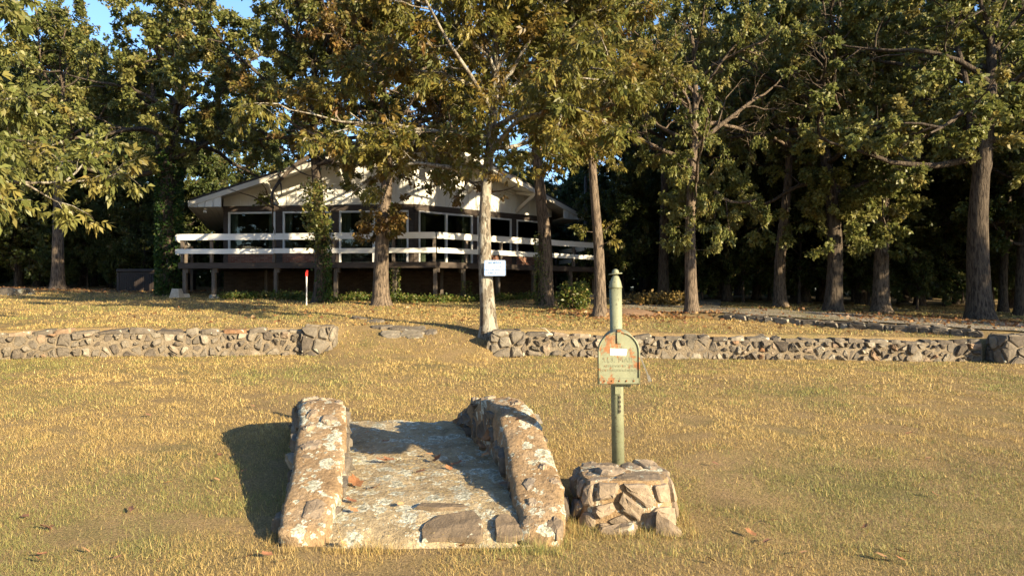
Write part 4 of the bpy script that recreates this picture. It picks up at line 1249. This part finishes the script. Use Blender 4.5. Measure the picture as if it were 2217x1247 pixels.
    wm.polygons.foreach_set('use_smooth', [True] * len(wm.polygons))
    lm = np_mesh('crown', LV, LF, M['leaf'], LC)
    return wm, lm

PROTO = {}
PROTO['hickory'] = gen_tree(11, 8.4, 0.155, 3.3, 4.0, 17, 8, 6, 16, 'hickory', 0.13, True, 0.06, (), (0.010, 0), 0.45, zmin=2.7, spurs=90)
PROTO['overhang'] = gen_tree(21, 9.0, 0.155, 1.5, 4.0, 18, 8, 6, 12, 'green', 0.15, True, 0.04, (), (0.010, 0), 0.5, zmin=0.8)
PROTO['slender'] = gen_tree(12, 9.6, 0.15, 4.0, 2.3, 11, 6, 5, 18, 'hickory', 0.115, True, 0.06, ((1.8, 2.3, 3, .5),), (0.006, 0), 0.4, spurs=60)
PROTO['rust']    = gen_tree(13, 10.4, 0.24, 4.4, 4.6, 17, 8, 6, 80, 'rust', 0.118, False, 0.12, ((1.9, 4.0, 46, .75),), (0.0, 0), 0.3, spurs=60)
PROTO['oak_a']   = gen_tree(14, 10.8, 0.22, 5.2, 4.1, 14, 7, 6, 95, 'oak', 0.112, False, 0.08, (), (0, 0), 0.2, zmin=4.7)
PROTO['oak_d']   = gen_tree(34, 10.8, 0.22, 4.1, 4.8, 18, 8, 6, 90, 'oak', 0.118, False, 0.10, (), (0, 0), 0.25, zmin=3.7)
PROTO['oak_b']   = gen_tree(15, 10.6, 0.24, 3.4, 4.2, 16, 7, 6, 100, 'green', 0.115, False, 0.07, ((1.7, 3.6, 44, 1.25),), (-0.004, 0), 0.2, spurs=60)
PROTO['oak_c']   = gen_tree(16, 10.0, 0.28, 3.9, 4.7, 16, 7, 6, 95, 'green', 0.118, False, 0.06, (), (0.0, 0.0), 0.2, zmin=2.8, spurs=70, fork=((2.9, 25, 62, 5.0, .12), (3.4, 165, 64, 4.8, .11)))
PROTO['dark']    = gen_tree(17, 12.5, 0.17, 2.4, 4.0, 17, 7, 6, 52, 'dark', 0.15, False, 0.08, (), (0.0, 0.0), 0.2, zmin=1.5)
PROTO['low']     = gen_tree(18, 7.0, 0.07, 0.6, 2.6, 16, 7, 6, 34, 'dark', 0.15, False, 0.05, (), (0.01, 0.0), 0.2, zmin=0.1)

def open_crown(lm, x, y, z, rz, sc, sz, drop=0.0):
    """the same crown with leaves cut away where they keep the low sun off the house"""
    n = len(lm.vertices); co = np.empty(n * 3, np.float32); lm.vertices.foreach_get('co', co); co = co.reshape(-1, 4, 3)
    tint = np.empty(n * 4, np.float32); lm.color_attributes['tint'].data.foreach_get('color', tint); tint = tint.reshape(-1, 4, 4)
    c = co.mean(1); ca, sa = math.cos(rz), math.sin(rz)
    w = np.stack([x + sc * (c[:, 0] * ca - c[:, 1] * sa), y + sc * (c[:, 0] * sa + c[:, 1] * ca), z + sz * c[:, 2]], 1)
    L = -np.array(SUN_DIR); keep = np.ones(len(w), bool)
    for a, b, z0, z1, thr, fq in ((DA, DL, 2.75, 3.65, 0.30, 1.6), (DA, DR, 2.75, 3.65, 0.30, 1.6), (WA, WL, 4.6, 6.6, 0.10, 0.9), (WA, WR, 4.6, 6.6, 0.10, 0.9), (DA, DL, 3.65, 4.6, 0.25, 1.0), (DA, DR, 3.65, 4.6, 0.25, 1.0)):
        d = np.array(((b - a).x, (b - a).y)); ln = np.linalg.norm(d); d /= ln; nn = np.array((d[1], -d[0])); a2 = np.array((a.x, a.y))
        t = ((a2 - w[:, :2]) @ nn) / (L[:2] @ nn); hit = w + L * t[:, None]
        f = (hit[:, :2] - a2) @ d
        ok = (t > 0.2) & (f > -0.4) & (f < ln + 0.4) & (hit[:, 2] > z0) & (hit[:, 2] < z1)
        for i in np.nonzero(ok)[0]:
            if mnoise.noise(Vector((f[i] * fq, hit[i, 2] * fq * 1.2, 3.0 + (a.x + b.x)))) < thr - drop: keep[i] = False  # leaf removed on purpose so sunlight falls on railing and gable
    V = co[keep].reshape(-1, 3); m = int(keep.sum())
    return np_mesh('crown', V, np.arange(m * 4).reshape(-1, 4), M['leaf'], tint[keep].reshape(-1, 4)[:, :3])

def tree(proto, x, y, bark, label, group=None, rz=0.0, sc=1.0, name='oak_tree', sz=None, gaps=False):
    z = G(x, y)
    t = empty(name, (x, y, z), rz); t.scale = (sc, sc, sz or sc)
    tag(t, label, 'tree', group)
    wm, lm = PROTO[proto]
    o = bpy.data.objects.new('trunk', wm)
    if not wm.materials: wm.materials.append(M[bark])
    link(o, t); o.material_slots[0].link = 'OBJECT'; o.material_slots[0].material = M[bark]
    link(bpy.data.objects.new('crown', open_crown(lm, x, y, z, rz, sc, sz or sc, 1.0 - gaps) if gaps else lm), t)
    return t
def tree_px(proto, px, y, *a, **k): return tree(proto, PX(px, y), y, *a, **k)

tree_px('hickory', 1060, 14.55, 'bark_pale', 'pale barked hickory with a small sign nailed to its trunk', rz=R(200), name='hickory_tree', gaps=0.72)
tree_px('slender', 1298, 18.5, 'bark_brown', 'slender grey hickory beside the leafy bush and soil mound', rz=R(70), name='hickory_tree')
tree_px('rust', 826, 22.2, 'bark_brown', 'tree with rusty brown leaves sprouting down its trunk before the deck', rz=R(10), gaps=True)
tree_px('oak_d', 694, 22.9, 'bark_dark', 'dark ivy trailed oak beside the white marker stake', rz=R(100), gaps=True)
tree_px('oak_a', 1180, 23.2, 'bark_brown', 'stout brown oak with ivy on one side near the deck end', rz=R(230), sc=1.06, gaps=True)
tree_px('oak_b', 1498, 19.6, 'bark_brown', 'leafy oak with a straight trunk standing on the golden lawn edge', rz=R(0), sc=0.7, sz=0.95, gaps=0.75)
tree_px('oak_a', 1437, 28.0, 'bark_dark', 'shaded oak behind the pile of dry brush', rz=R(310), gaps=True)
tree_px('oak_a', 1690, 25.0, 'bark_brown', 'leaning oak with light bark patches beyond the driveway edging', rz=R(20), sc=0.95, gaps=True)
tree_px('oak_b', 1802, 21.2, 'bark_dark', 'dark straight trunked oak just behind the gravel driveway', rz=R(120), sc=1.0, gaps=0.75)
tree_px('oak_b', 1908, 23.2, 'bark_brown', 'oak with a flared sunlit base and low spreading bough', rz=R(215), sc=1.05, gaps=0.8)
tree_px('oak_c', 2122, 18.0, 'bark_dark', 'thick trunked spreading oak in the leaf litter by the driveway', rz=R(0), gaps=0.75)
tree_px('oak_a', 125, 30.0, 'bark_brown', 'tall straight oak at the edge of the woods near the hot tub', rz=R(160), sc=1.1)
tree_px('oak_c', 366, 26.4, 'bark_dark', 'forked ivy clad oak between the hot tub and the house', rz=R(20), sc=1.12)
tree('overhang', -10.2, 10.6, 'bark_pale', 'hickory whose big drooping leaves hang in over the wall end', rz=R(40), sc=0.95, name='hickory_tree')
SHADE = 'tree of the grove that shades the driveway from the sunny side'
for i, (x, y, p) in enumerate(((26, 5.4, 'oak_c'), (31, 2.0, 'oak_b'), (24.5, 9.5, 'oak_b'), (36, -1, 'oak_c'), (30, 7.5, 'oak_b'), (18.2, 20.5, 'oak_c'), (22, 16.5, 'oak_b'), (25.5, 20, 'oak_c'), (20.5, 25.5, 'oak_b'), (28, 13.5, 'oak_c'), (27, 26, 'oak_c'))):
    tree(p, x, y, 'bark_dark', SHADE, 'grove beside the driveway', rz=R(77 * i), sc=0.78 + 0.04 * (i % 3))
OPP = 'tree across the street facing the house'
for i, (x, y, p) in enumerate(((-24, -18, 'oak_c'), (-15, -22, 'oak_b'), (-6, -22, 'oak_a'), (2, -26, 'oak_c'), (-31, -16, 'oak_b'), (-38, -20, 'oak_c'), (-45, -14, 'oak_b'), (-20, -27, 'oak_a'), (-33, -26, 'oak_a'))):
    tree(p, x, y, 'bark_dark', OPP, 'trees across the street', rz=R(60 * i), sc=1.35)
# the wood behind: trunks one can tell apart
rngb = random.Random(77)
WOOD = 'shadowy tree in the dense wood behind the house and lawn'
NAMED = {(1637, 31): 'thin far trunk between the leaning oak and the lawn edge oak', (1780, 30): 'thin dark trunk showing just beside the dark straight trunked oak',
         (2172, 25): 'slim trunk standing right behind the thick trunked spreading oak', (2206, 23): 'mid sized trunk beyond the thick oak where the driveway comes in',
         (85, 35): 'thin bare trunk beside the tall straight oak near the hot tub', (1550, 33): 'slim trunk deep in shade behind the lawn edge oak',
         (1340, 36): 'shaded tree behind the soil mound and the mailbox post', (2070, 30): 'dark trunk between the flared base oak and the thick spreading oak'}
for i, (px, y) in enumerate(((40, 33), (85, 35), (205, 38), (-60, 32), (-10, 40), (150, 44), (480, 44), (600, 46), (720, 45), (860, 47), (1000, 46), (1130, 44), (1250, 40),
              (1340, 36), (1390, 41), (1550, 33), (1600, 39), (1637, 31), (1720, 36), (1780, 30), (1850, 35), (1960, 32), (2010, 38), (2070, 30), (2172, 25), (2206, 23), (2260, 33), (2330, 28), (1480, 44), (1670, 47), (1880, 46), (2120, 43), (2290, 44))):
    nm = NAMED.get((px, y))
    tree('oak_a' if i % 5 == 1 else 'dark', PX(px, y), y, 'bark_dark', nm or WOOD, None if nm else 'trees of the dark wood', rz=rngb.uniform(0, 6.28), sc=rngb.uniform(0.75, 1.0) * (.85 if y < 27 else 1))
LOW = 'low bushy sapling filling the shade under the wood'
for i in range(46):
    y = rngb.uniform(34, 52); x = PX(-150 + 2500 * (i + rngb.random()) / 46, y)
    if -14 < x < 5 and y < 44: y = 46
    tree('low', x, y, 'bark_dark', LOW, 'saplings under the wood', rz=rngb.uniform(0, 6.28), sc=rngb.uniform(0.8, 1.3), name='sapling')

FILL = 'full crowned tree of the second row beyond the driveway'
for i, (px, y) in enumerate(((1575, 28.5), (1745, 29.5), (1865, 28.5), (1990, 28.0), (2190, 28), (1400, 33), (180, 37), (55, 39))):
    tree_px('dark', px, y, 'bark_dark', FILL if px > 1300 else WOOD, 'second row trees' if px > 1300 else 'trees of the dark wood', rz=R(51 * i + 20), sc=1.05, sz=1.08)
for i, (px, y) in enumerate(((1350, 30), (1455, 31.5), (1560, 31), (1610, 28), (1665, 30.5), (1730, 27.5), (1770, 32), (1845, 30.5), (1880, 27), (1945, 30), (1985, 25.5), (2045, 28), (2085, 33), (2150, 29), (2200, 26.5), (2240, 30), (1520, 28.5), (30, 34), (110, 33.5), (190, 34), (250, 33), (310, 32.5))):
    tree_px('low', px, y, 'bark_dark', LOW, 'saplings under the wood', rz=rngb.uniform(0, 6.28), sc=rngb.uniform(0.55, 0.9), name='sapling')
SIDE = 'tree of the wood running on past the hot tub'
for i, (x, y) in enumerate(((-24, 31), (-27, 36), (-31, 32), (-35, 38), (-38, 31), (-44, 35), (-50, 30), (-33, 45), (-47, 44))):
    tree('dark', x, y, 'bark_dark', SIDE, 'wood past the hot tub', rz=i * 1.3, sc=0.9 + 0.04 * (i % 4))
    tree('low', x + 2.2, y + 1.5, 'bark_dark', LOW, 'saplings under the wood', rz=i * 2.1, sc=1.0, name='sapling')
# dense undergrowth behind everything, one mass
def undergrowth():
    rng = np.random.default_rng(5); P_ = []
    for k in range(1250):
        y = rng.uniform(40, 70); x = rng.uniform(-0.82, 0.82) * y
        z = G(x, y, False); h = rng.uniform(0.1, 3.0) if rng.random() < .7 else rng.uniform(2, 6)
        if y < 46: h *= .5
        P_.append(rng.normal(size=(85, 3)) * np.array([1.4, 1.0, 0.7]) + np.array([x, y, z + h]))
    for k in range(260):
        y = rng.uniform(38, 60); x = rng.choice((-1, 1)) * rng.uniform(0.8, 1.5) * y
        P_.append(rng.normal(size=(85, 3)) * np.array([1.6, 1.0, 0.8]) + np.array([x, y, G(x, y, False) + rng.uniform(.2, 3.5)]))
    pos = np.concatenate(P_); n = len(pos)
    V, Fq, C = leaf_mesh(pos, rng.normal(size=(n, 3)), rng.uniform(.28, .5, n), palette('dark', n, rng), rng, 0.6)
    o = link(bpy.data.objects.new('undergrowth', np_mesh('undergrowth', V, Fq, M['leaf'], C)))
    tag(o, 'dense dark undergrowth closing off the depth of the wood', 'undergrowth', kind='stuff')
undergrowth()

def leafy(name, label, cat, x, y, clumps, pal, lsize, seed, stems=True, kind=None, group=None, zbase=None):
    """clumps: list of (dx,dy,dz, sx,sy,sz, count)"""
    rng = np.random.default_rng(seed); z = G(x, y) if zbase is None else zbase
    root = empty(name, (x, y, z)); tag(root, label, cat, group, kind)
    P_ = [np.clip(rng.normal(size=(c, 3)), -1.9, 1.9) * np.array([sx, sy, sz]) + np.array([dx, dy, dz]) for dx, dy, dz, sx, sy, sz, c in clumps]
    pos = np.concatenate(P_); pos[:, 2] = np.maximum(pos[:, 2], 0.01 + np.array([G(x + p[0], y + p[1]) - z for p in pos]) * (zbase is None)); n = len(pos)
    V, Fq, C = leaf_mesh(pos, rng.normal(size=(n, 3)) + np.array([0, 0, .3]), rng.uniform(.7, 1.3, n) * lsize, palette(pal, n, rng), rng, 0.6)
    link(bpy.data.objects.new('foliage', np_mesh('foliage', V, Fq, M['leaf'], C)), root)
    if stems:
        m = MB()
        for dx, dy, dz, sx, sy, sz, c in clumps[:24]:
            m.tube([(dx * .15, dy * .15, -0.02), (dx * .6, dy * .6, dz * .55), (dx, dy, dz)], [.012, .009, .004], 4)
        m.build('stems', M['bark_dark'], root)
    return root
rs = random.Random(3)
x = PX(1243, 21.0)
leafy('bush', 'small rounded green bush between two trunks near the deck end', 'bush', x, 21.0, [(rs.uniform(-.32, .32), rs.uniform(-.3, .3), rs.uniform(.15, .62), .12, .12, .12, 60) for _ in range(26)], 'ground', 0.09, 8)
x = PX(1440, 25.0)
leafy('brush_pile', 'heap of dry yellow brush at the foot of a shaded oak', 'brush pile', x, 25.0, [(rs.uniform(-1.1, .8), rs.uniform(-.4, .4), rs.uniform(.03, .3), .2, .2, .09, 70) for _ in range(24)], 'dry', 0.12, 9)
# ivy on trunks and posts
def vine(label, x, y, r, h, seed, pal='ivy', side=None, n=900, ls=0.07):
    rng = np.random.default_rng(seed); z = G(x, y)
    root = empty('ivy_vine', (x, y, z)); tag(root, label, 'ivy')
    hh = rng.uniform(0, 1, n) ** 1.3 * h; a = rng.uniform(0, 6.28, n) if side is None else rng.normal(side, .55, n)
    rr_ = r + rng.uniform(0.0, 0.06, n)
    pos = np.stack([np.cos(a) * rr_, np.sin(a) * rr_, hh], 1)
    d = np.stack([np.cos(a), np.sin(a), np.full(n, -.5)], 1) + rng.normal(size=(n, 3)) * .5
    V, Fq, C = leaf_mesh(pos, d, rng.uniform(.7, 1.3, n) * ls, palette(pal, n, rng), rng, 0.8)
    link(bpy.data.objects.new('foliage', np_mesh('foliage', V, Fq, M['leaf'], C)), root)
    m = MB()
    for k in range(3):
        a0 = (side if side is not None else k * 2.1) + rng.uniform(-.3, .3)
        m.tube([(math.cos(a0 + .15 * math.sin(i)) * (r + .008), math.sin(a0 + .15 * math.sin(i)) * (r + .008), h * i / 8 - .02) for i in range(9)], .009, 4)
    m.build('stem', M['bark_dark'], root)
vine('ivy climbing the forked oak beside the house', PX(366, 26.4), 26.4, 0.36, 5.2, 1, n=5200, ls=.11)
vine('ivy trailing up the dark oak beside the marker stake', PX(694, 22.9), 22.9, 0.25, 2.6, 2, side=-0.6, n=1100)
vine('thin ivy strip on one side of the stout brown oak', PX(1180, 23.2), 23.2, 0.27, 2.3, 3, 'ground', side=-2.5, n=420)
for i, (px, yy, h) in enumerate(((855, 24.05, 1.15), (1010, 24.9, 0.7))):
    vine(('leafy vine wound round a deck post beside the rust leaved tree', 'short vine at a deck post near the sign tree')[i], PX(px, yy), yy, 0.10, h, 20 + i, 'ground', n=330, ls=.06)
# bushy sprout along the ivy oak's bole
leafy('ivy_clump', 'thick leafy ivy clump hanging high on the dark oak trunk', 'ivy', PX(690, 22.6), 22.6, [(rs.uniform(-.25, .2), rs.uniform(-.3, .05), rs.uniform(1.6, 3.6), .14, .14, .16, 55) for _ in range(24)], 'oak', 0.11, 31, False)
def cover():
    rng = np.random.default_rng(9); P_ = []
    for k in range(330):
        f = rng.random()
        p = DL.lerp(DA, f) if rng.random() < 0.62 else DA.lerp(DR, f * .75)
        if p.x < -9.8: continue
        x, y = p.x + rng.normal() * .15, p.y - 0.15 + rng.normal() * 0.28
        P_.append(rng.normal(size=(34, 3)) * np.array([.16, .13, .05]) + np.array([x, y, G(x, y) + rng.uniform(.03, .17)]))
    pos = np.concatenate(P_); n = len(pos)
    V, Fq, C = leaf_mesh(pos, rng.normal(size=(n, 3)) + np.array([0, -.3, .5]), rng.uniform(.05, .10, n), palette('ground', n, rng), rng, 0.7)
    o = link(bpy.data.objects.new('ivy_ground_cover', np_mesh('ivy_ground_cover', V, Fq, M['leaf'], C)))
    tag(o, 'green ivy ground cover along the foot of the deck posts', 'ground cover', kind='stuff')
cover()

# ------------------------------------------------------------------ sign on the pale hickory
def sign():
    y = 14.33; x = PX(1071.5, y); z = PZ(580.5, y)
    s = empty('crime_watch_sign', (x, y, z)); tag(s, 'small white metal sign with blue lettering nailed to the pale trunk', 'sign')
    w, h = 0.42, 0.305
    def rr(w, h, r, n=5):
        pts = []
        for cx, cy, a0 in ((w / 2 - r, h / 2 - r, 0), (-w / 2 + r, h / 2 - r, 90), (-w / 2 + r, -h / 2 + r, 180), (w / 2 - r, -h / 2 + r, 270)):
            for i in range(n + 1): a = R(a0 + 90 * i / n); pts.append(Vector((cx + r * math.cos(a), 0, cy + r * math.sin(a))))
        return pts
    MB().prism(rr(w, h, .03), Vector((0, .004, 0))).build('plate', M['sign_white'], s)
    out, inn = rr(w - .006, h - .006, .028), rr(w - .03, h - .03, .02)
    n = len(out); V = [p + Vector((0, -.0015, 0)) for p in out + inn]
    mesh_obj('border', V, [[i, (i + 1) % n, n + (i + 1) % n, n + i] for i in range(n)], M['sign_blue'], s)
    for txt, sz, zz, b in (('MEMBER', .068, .098, .002), ('EAST LAKE HILLS', .047, .030, .0012), ('NEIGHBORHOOD', .047, -.036, .0012), ('CRIME WATCH', .047, -.100, .0012)):
        o = link(bpy.data.objects.new('lettering', text_mesh(txt, sz, .0006, 1.05, b)), s); o.data.materials.append(M['sign_blue'])
        o.rotation_euler = (R(90), 0, 0); o.location = (0, -.0022, zz)
    for zz in (-.13, .13):
        o = MB().tube([(0, -.006, zz), (0, .16, zz)], .006, 8).build('nail', M['steel'], s)
sign()

# ------------------------------------------------------------------ lawn: blades of dry mown grass
def in_entry(x, y):
    if 4.60 < y < 7.55:
        return interp(LEFT, y)[1] - .01 < x < interp(RIGHT, y)[1] + .01
    return False
def grass():
    rng = np.random.default_rng(1)
    zones = ((3.9, 5.4, 12000, .036, .0030), (5.4, 7.5, 7600, .036, .0042), (7.5, 10.0, 3600, .038, .0062), (10.0, 14.0, 1700, .042, .0095), (14.0, 20.0, 620, .05, .015), (20.0, 27.5, 220, .055, .024))
    Vs, Fs, Cs = [], [], []; base = 0
    for y0, y1, dens, ln, wd in zones:
        wid = 0.715 * y1 + 0.4
        n = int(dens * (y1 - y0) * 2 * wid)
        x = rng.uniform(-wid, wid, n); y = rng.uniform(y0, y1, n)
        keep = np.abs(x) < 0.715 * y + 0.4
        x, y = x[keep], y[keep]
        # thin the bare patches, leave out stone, drive, house
        ok = []; zz = []; tone = []
        for a, b in zip(x.tolist(), y.tolist()):
            if in_entry(a, b):
                k = interp(LEFT, b)[0] + .03 < a < interp(RIGHT, b)[0] - .03 and (a * 317.3 + b * 151.9) % 1 < .10 + .22 * max(0, mnoise.noise(Vector((a * 2, b * 2, 5))))
                ok.append(k); zz.append(interp(SLAB, b)[0] + .018); tone.append((-.5, -.2)); continue
            if 0.46 < a < 1.10 and 4.95 < b < 5.5: ok.append(False); zz.append(0); tone.append((0, 0)); continue
            wl = wall_line(a)
            if wl - 0.02 < b < wl + 0.40 and (a < -3.35 or a > -0.4): ok.append(False); zz.append(0); tone.append((0, 0)); continue
            t1 = mnoise.noise(Vector((a * .45, b * .45, 7))); t2 = mnoise.noise(Vector((a * 2.3, b * 2.3, 3)))
            t3 = mnoise.noise(Vector((a * .9, b * 1.3, 11)))
            if (t2 * .7 + t1 * .3 < -0.33 or t3 < -0.40) and (a * 131.7 + b * 71.1) % 1 > .22: ok.append(False); zz.append(0); tone.append((0, 0)); continue
            if b > 14.3:
                e = EDGE_B - EDGE_A; s = (Vector((a, b)) - EDGE_A).dot(Vector((-e.y, e.x)).normalized() * (1 if e.x > 0 else -1))
                if s > -0.05 and s < 2.6 and a > 3.6: ok.append(False); zz.append(0); tone.append((0, 0)); continue
            ok.append(True); zz.append(G(a, b)); tone.append((t1, t2))
        ok = np.array(ok); x = x[ok]; y = y[ok]; z = np.array(zz)[ok]; tone = np.array(tone)[ok]; n = len(x)
        ang = rng.uniform(0, 6.28, n); tilt = np.abs(rng.normal(0.85, 0.42, n)); L = ln * rng.uniform(.45, 1.4, n) * (1 + .7 * np.clip(tone[:, 1], -.5, .8)) * np.where(rng.random(n) < .03, 1.9, 1.0)
        if y0 < 7:
            near = np.array([(in_entry(a + .07, b) or in_entry(a - .07, b) or in_entry(a, b + .09) or (0.34 < a < 1.22 and 4.75 < b < 5.6)) and not in_entry(a, b) for a, b in zip(x.tolist(), y.tolist())])
            L[near] *= rng.uniform(1.2, 2.6, near.sum()); tilt[near] *= .6
            flat = np.array([in_entry(a, b) for a, b in zip(x.tolist(), y.tolist())]); tilt[flat] = rng.uniform(1.25, 1.5, flat.sum())
        dx, dy, dz = np.cos(ang) * np.sin(tilt), np.sin(ang) * np.sin(tilt), np.cos(tilt)
        dz = np.maximum(dz, .12)
        p0 = np.stack([x, y, z - .004], 1); d = np.stack([dx, dy, dz], 1)
        sd = np.stack([-np.sin(ang), np.cos(ang), np.zeros(n)], 1)
        tw = rng.normal(size=(n, 3)) * .5; sd = sd + tw; sd /= np.linalg.norm(sd, axis=1, keepdims=True)
        w = (wd * rng.uniform(.6, 1.3, n))[:, None] * .5
        mid = p0 + d * (L * .55)[:, None]; tip = p0 + d * L[:, None] + np.array([0, 0, -1.0]) * (L * .18 * np.sin(tilt))[:, None]
        V = np.stack([p0 - sd * w, p0 + sd * w, tip], 1).reshape(-1, 3)
        i = np.arange(n)[:, None] * 3 + base
        Fs.append(np.concatenate([i, i + 1, i + 2], 1)); Vs.append(V); base += 3 * n
        straw = np.array([(0.49, 0.35, 0.125), (0.40, 0.28, 0.10), (0.60, 0.45, 0.185), (0.27, 0.175, 0.075)])
        green = np.array([(0.23, 0.22, 0.07), (0.15, 0.17, 0.05), (0.30, 0.27, 0.085)])
        c = straw[rng.choice(4, n, p=[.4, .3, .15, .15])]
        gprob = np.clip(0.20 + 0.16 * np.clip((7.0 - y) / 2.0, 0, 1) + 1.3 * tone[:, 0] + 0.6 * tone[:, 1], .04, .85)
        g = rng.random(n) < gprob
        c[g] = green[rng.choice(3, g.sum())]
        c = c * rng.uniform(.7, 1.2, (n, 1)) * (1 + .25 * tone[:, 1:2])
        Cs.append(np.repeat(c, 3, axis=0))
    V = np.concatenate(Vs); Fq = np.concatenate(Fs); C = np.concatenate(Cs)
    o = link(bpy.data.objects.new('grass', np_mesh('grass', V, Fq, M['grass_blade'], C)))
    tag(o, 'short dry golden lawn grass with greener patches', 'grass', kind='stuff')
    print('grass blades', len(Fq))
grass()

# ------------------------------------------------------------------ fallen leaves
def fallen():
    rng = random.Random(31); protos = []
    cols = ((0.27, 0.125, 0.055), (0.20, 0.09, 0.045), (0.32, 0.18, 0.085), (0.16, 0.08, 0.045))
    for k in range(4):
        mt = Mat('dry_leaf_%d' % k, 0.7, 0.3); n = mt.noise(18.0, 4, .6)
        c = cols[k]; mt.base(mt.ramp(n.outputs[0], [(.3, tuple(v * .6 for v in c)), (.7, tuple(v * 1.25 for v in c))]))
        # lobed oak leaf, curled along the midrib
        out = []; N = 22
        for i in range(N):
            a = 2 * math.pi * i / N; r = (0.55 + 0.45 * abs(math.cos(a))) * (1 + (.22 if i % 3 == 0 else -.16 if i % 3 == 1 else 0) * (1 if abs(math.sin(a)) > .2 else 0))
            x, y = r * math.cos(a), r * .62 * math.sin(a)
            out.append((x, y, 0.45 * y * y * (1.4 if k % 2 else .8) + 0.16 * x * x * (1 if k < 2 else -.4)))
        V = [(0, 0, -.02)] + out; Fc = [[0, i + 1, (i + 1) % N + 1] for i in range(N)]
        me = bpy.data.meshes.new('fallen_leaf'); me.from_pydata([tuple(.5 * q for q in v) for v in V], [], Fc); me.update(); me.materials.append(mt.m)
        protos.append(me)
    def put(x, y, z, s, label, group):
        o = link(bpy.data.objects.new('fallen_leaf', rng.choice(protos)))
        o.location = (x, y, z); s *= 1.1 if 'slab' in label else .75; o.scale = (s, s, s); o.rotation_euler = (rng.uniform(-.5, .5) + (.45 if 'slab' in label else 0), rng.uniform(-.5, .5), rng.uniform(-1, 1))
        tag(o, label, 'leaf', group)
    # on the slab: picture positions
    for px, py, s in ((770, 1045, .15), (812, 1057, .11), (828, 998, .10), (842, 996, .09), (948, 994, .12), (910, 1022, .08), (990, 1005, .09), (972, 1014, .06), (760, 1085, .08), (765, 1104, .06),
                      (835, 957, .07), (805, 985, .06), (930, 984, .06), (745, 1150, .06), (868, 1092, .05), (795, 936, .05), (1050, 985, .07), (1040, 967, .06), (1090, 1048, .07)):
        d = 6.0
        for _ in range(15): d = (CAMZ - interp(SLAB, d)[0] - .02) * F / (py - 632)
        put(PX(px, d), d, interp(SLAB, d)[0] + .03, s, 'curled brown oak leaf lying on the lichened ramp slab', 'leaves on the ramp')
    for px, py, s in ((1108, 880, .10), (1125, 918, .12)):
        d = 6.3 if py < 900 else 5.95; xi, xo, zt = interp(RIGHT, d)
        put(lerp(xi, xo, .5), d, zt + .025, s, 'brown leaf resting on top of the mailbox side wing wall', 'leaves on the wing wall')
    lawn = [(100, 1150, .13), (88, 1222, .11), (285, 1110, .11), (188, 1200, .08), (365, 1052, .08), (480, 1180, .06), (740, 1185, .06), (1625, 1163, .11), (1660, 1180, .10), (1740, 1205, .09), (1540, 1222, .09), (1710, 1240, .08), (330, 960, .06), (470, 1045, .07)]
    for _ in range(46):
        py = 632 + (1230 - 632) * rng.random() ** 0.55; lawn.append((rng.uniform(10, 2200), max(py, 800), rng.uniform(.06, .10)))
    for px, py, s in lawn:
        d = 6.0
        for _ in range(25): d = lerp(d, (CAMZ - G(PX(px, d), d)) * F / (py - 632), .7)
        x = PX(px, d)
        if in_entry(x, d) or d > 13.6 or (.35 < x < 1.15 and 4.7 < d < 5.6): continue
        put(x, d, G(x, d) + .035, s, 'dry brown oak leaf fallen on the mown grass', 'leaves on the lawn')
    # far litter
    r2 = np.random.default_rng(8); pts = []
    for k in range(5200):
        u = r2.random()
        if u < .35: x, y = r2.normal(10.8, 1.6), r2.normal(18.0, 1.4)
        elif u < .55: x, y = r2.normal(3.2, 1.4), r2.normal(19.5, 1.2)
        elif u < .8: x, y = r2.uniform(-24, -12), r2.normal(29.5, 1.6)
        else: x, y = r2.uniform(-9, 14), r2.uniform(15, 27)
        if y < 14.6: continue
        pts.append((x, y, G(x, y) + .03))
    pos = np.array(pts); n = len(pos)
    cols = np.array([(0.26, .13, .055), (.18, .085, .04), (.34, .2, .08)])[r2.choice(3, n)]
    V, Fq, C = leaf_mesh(pos, r2.normal(size=(n, 3)) * np.array([1, 1, .3]), r2.uniform(.07, .13, n), cols, r2, .6)
    o = link(bpy.data.objects.new('leaf_litter', np_mesh('leaf_litter', V, Fq, M['leaf'], C))); tag(o, 'brown leaf litter scattered under the trees', 'leaf litter', kind='stuff')
fallen()
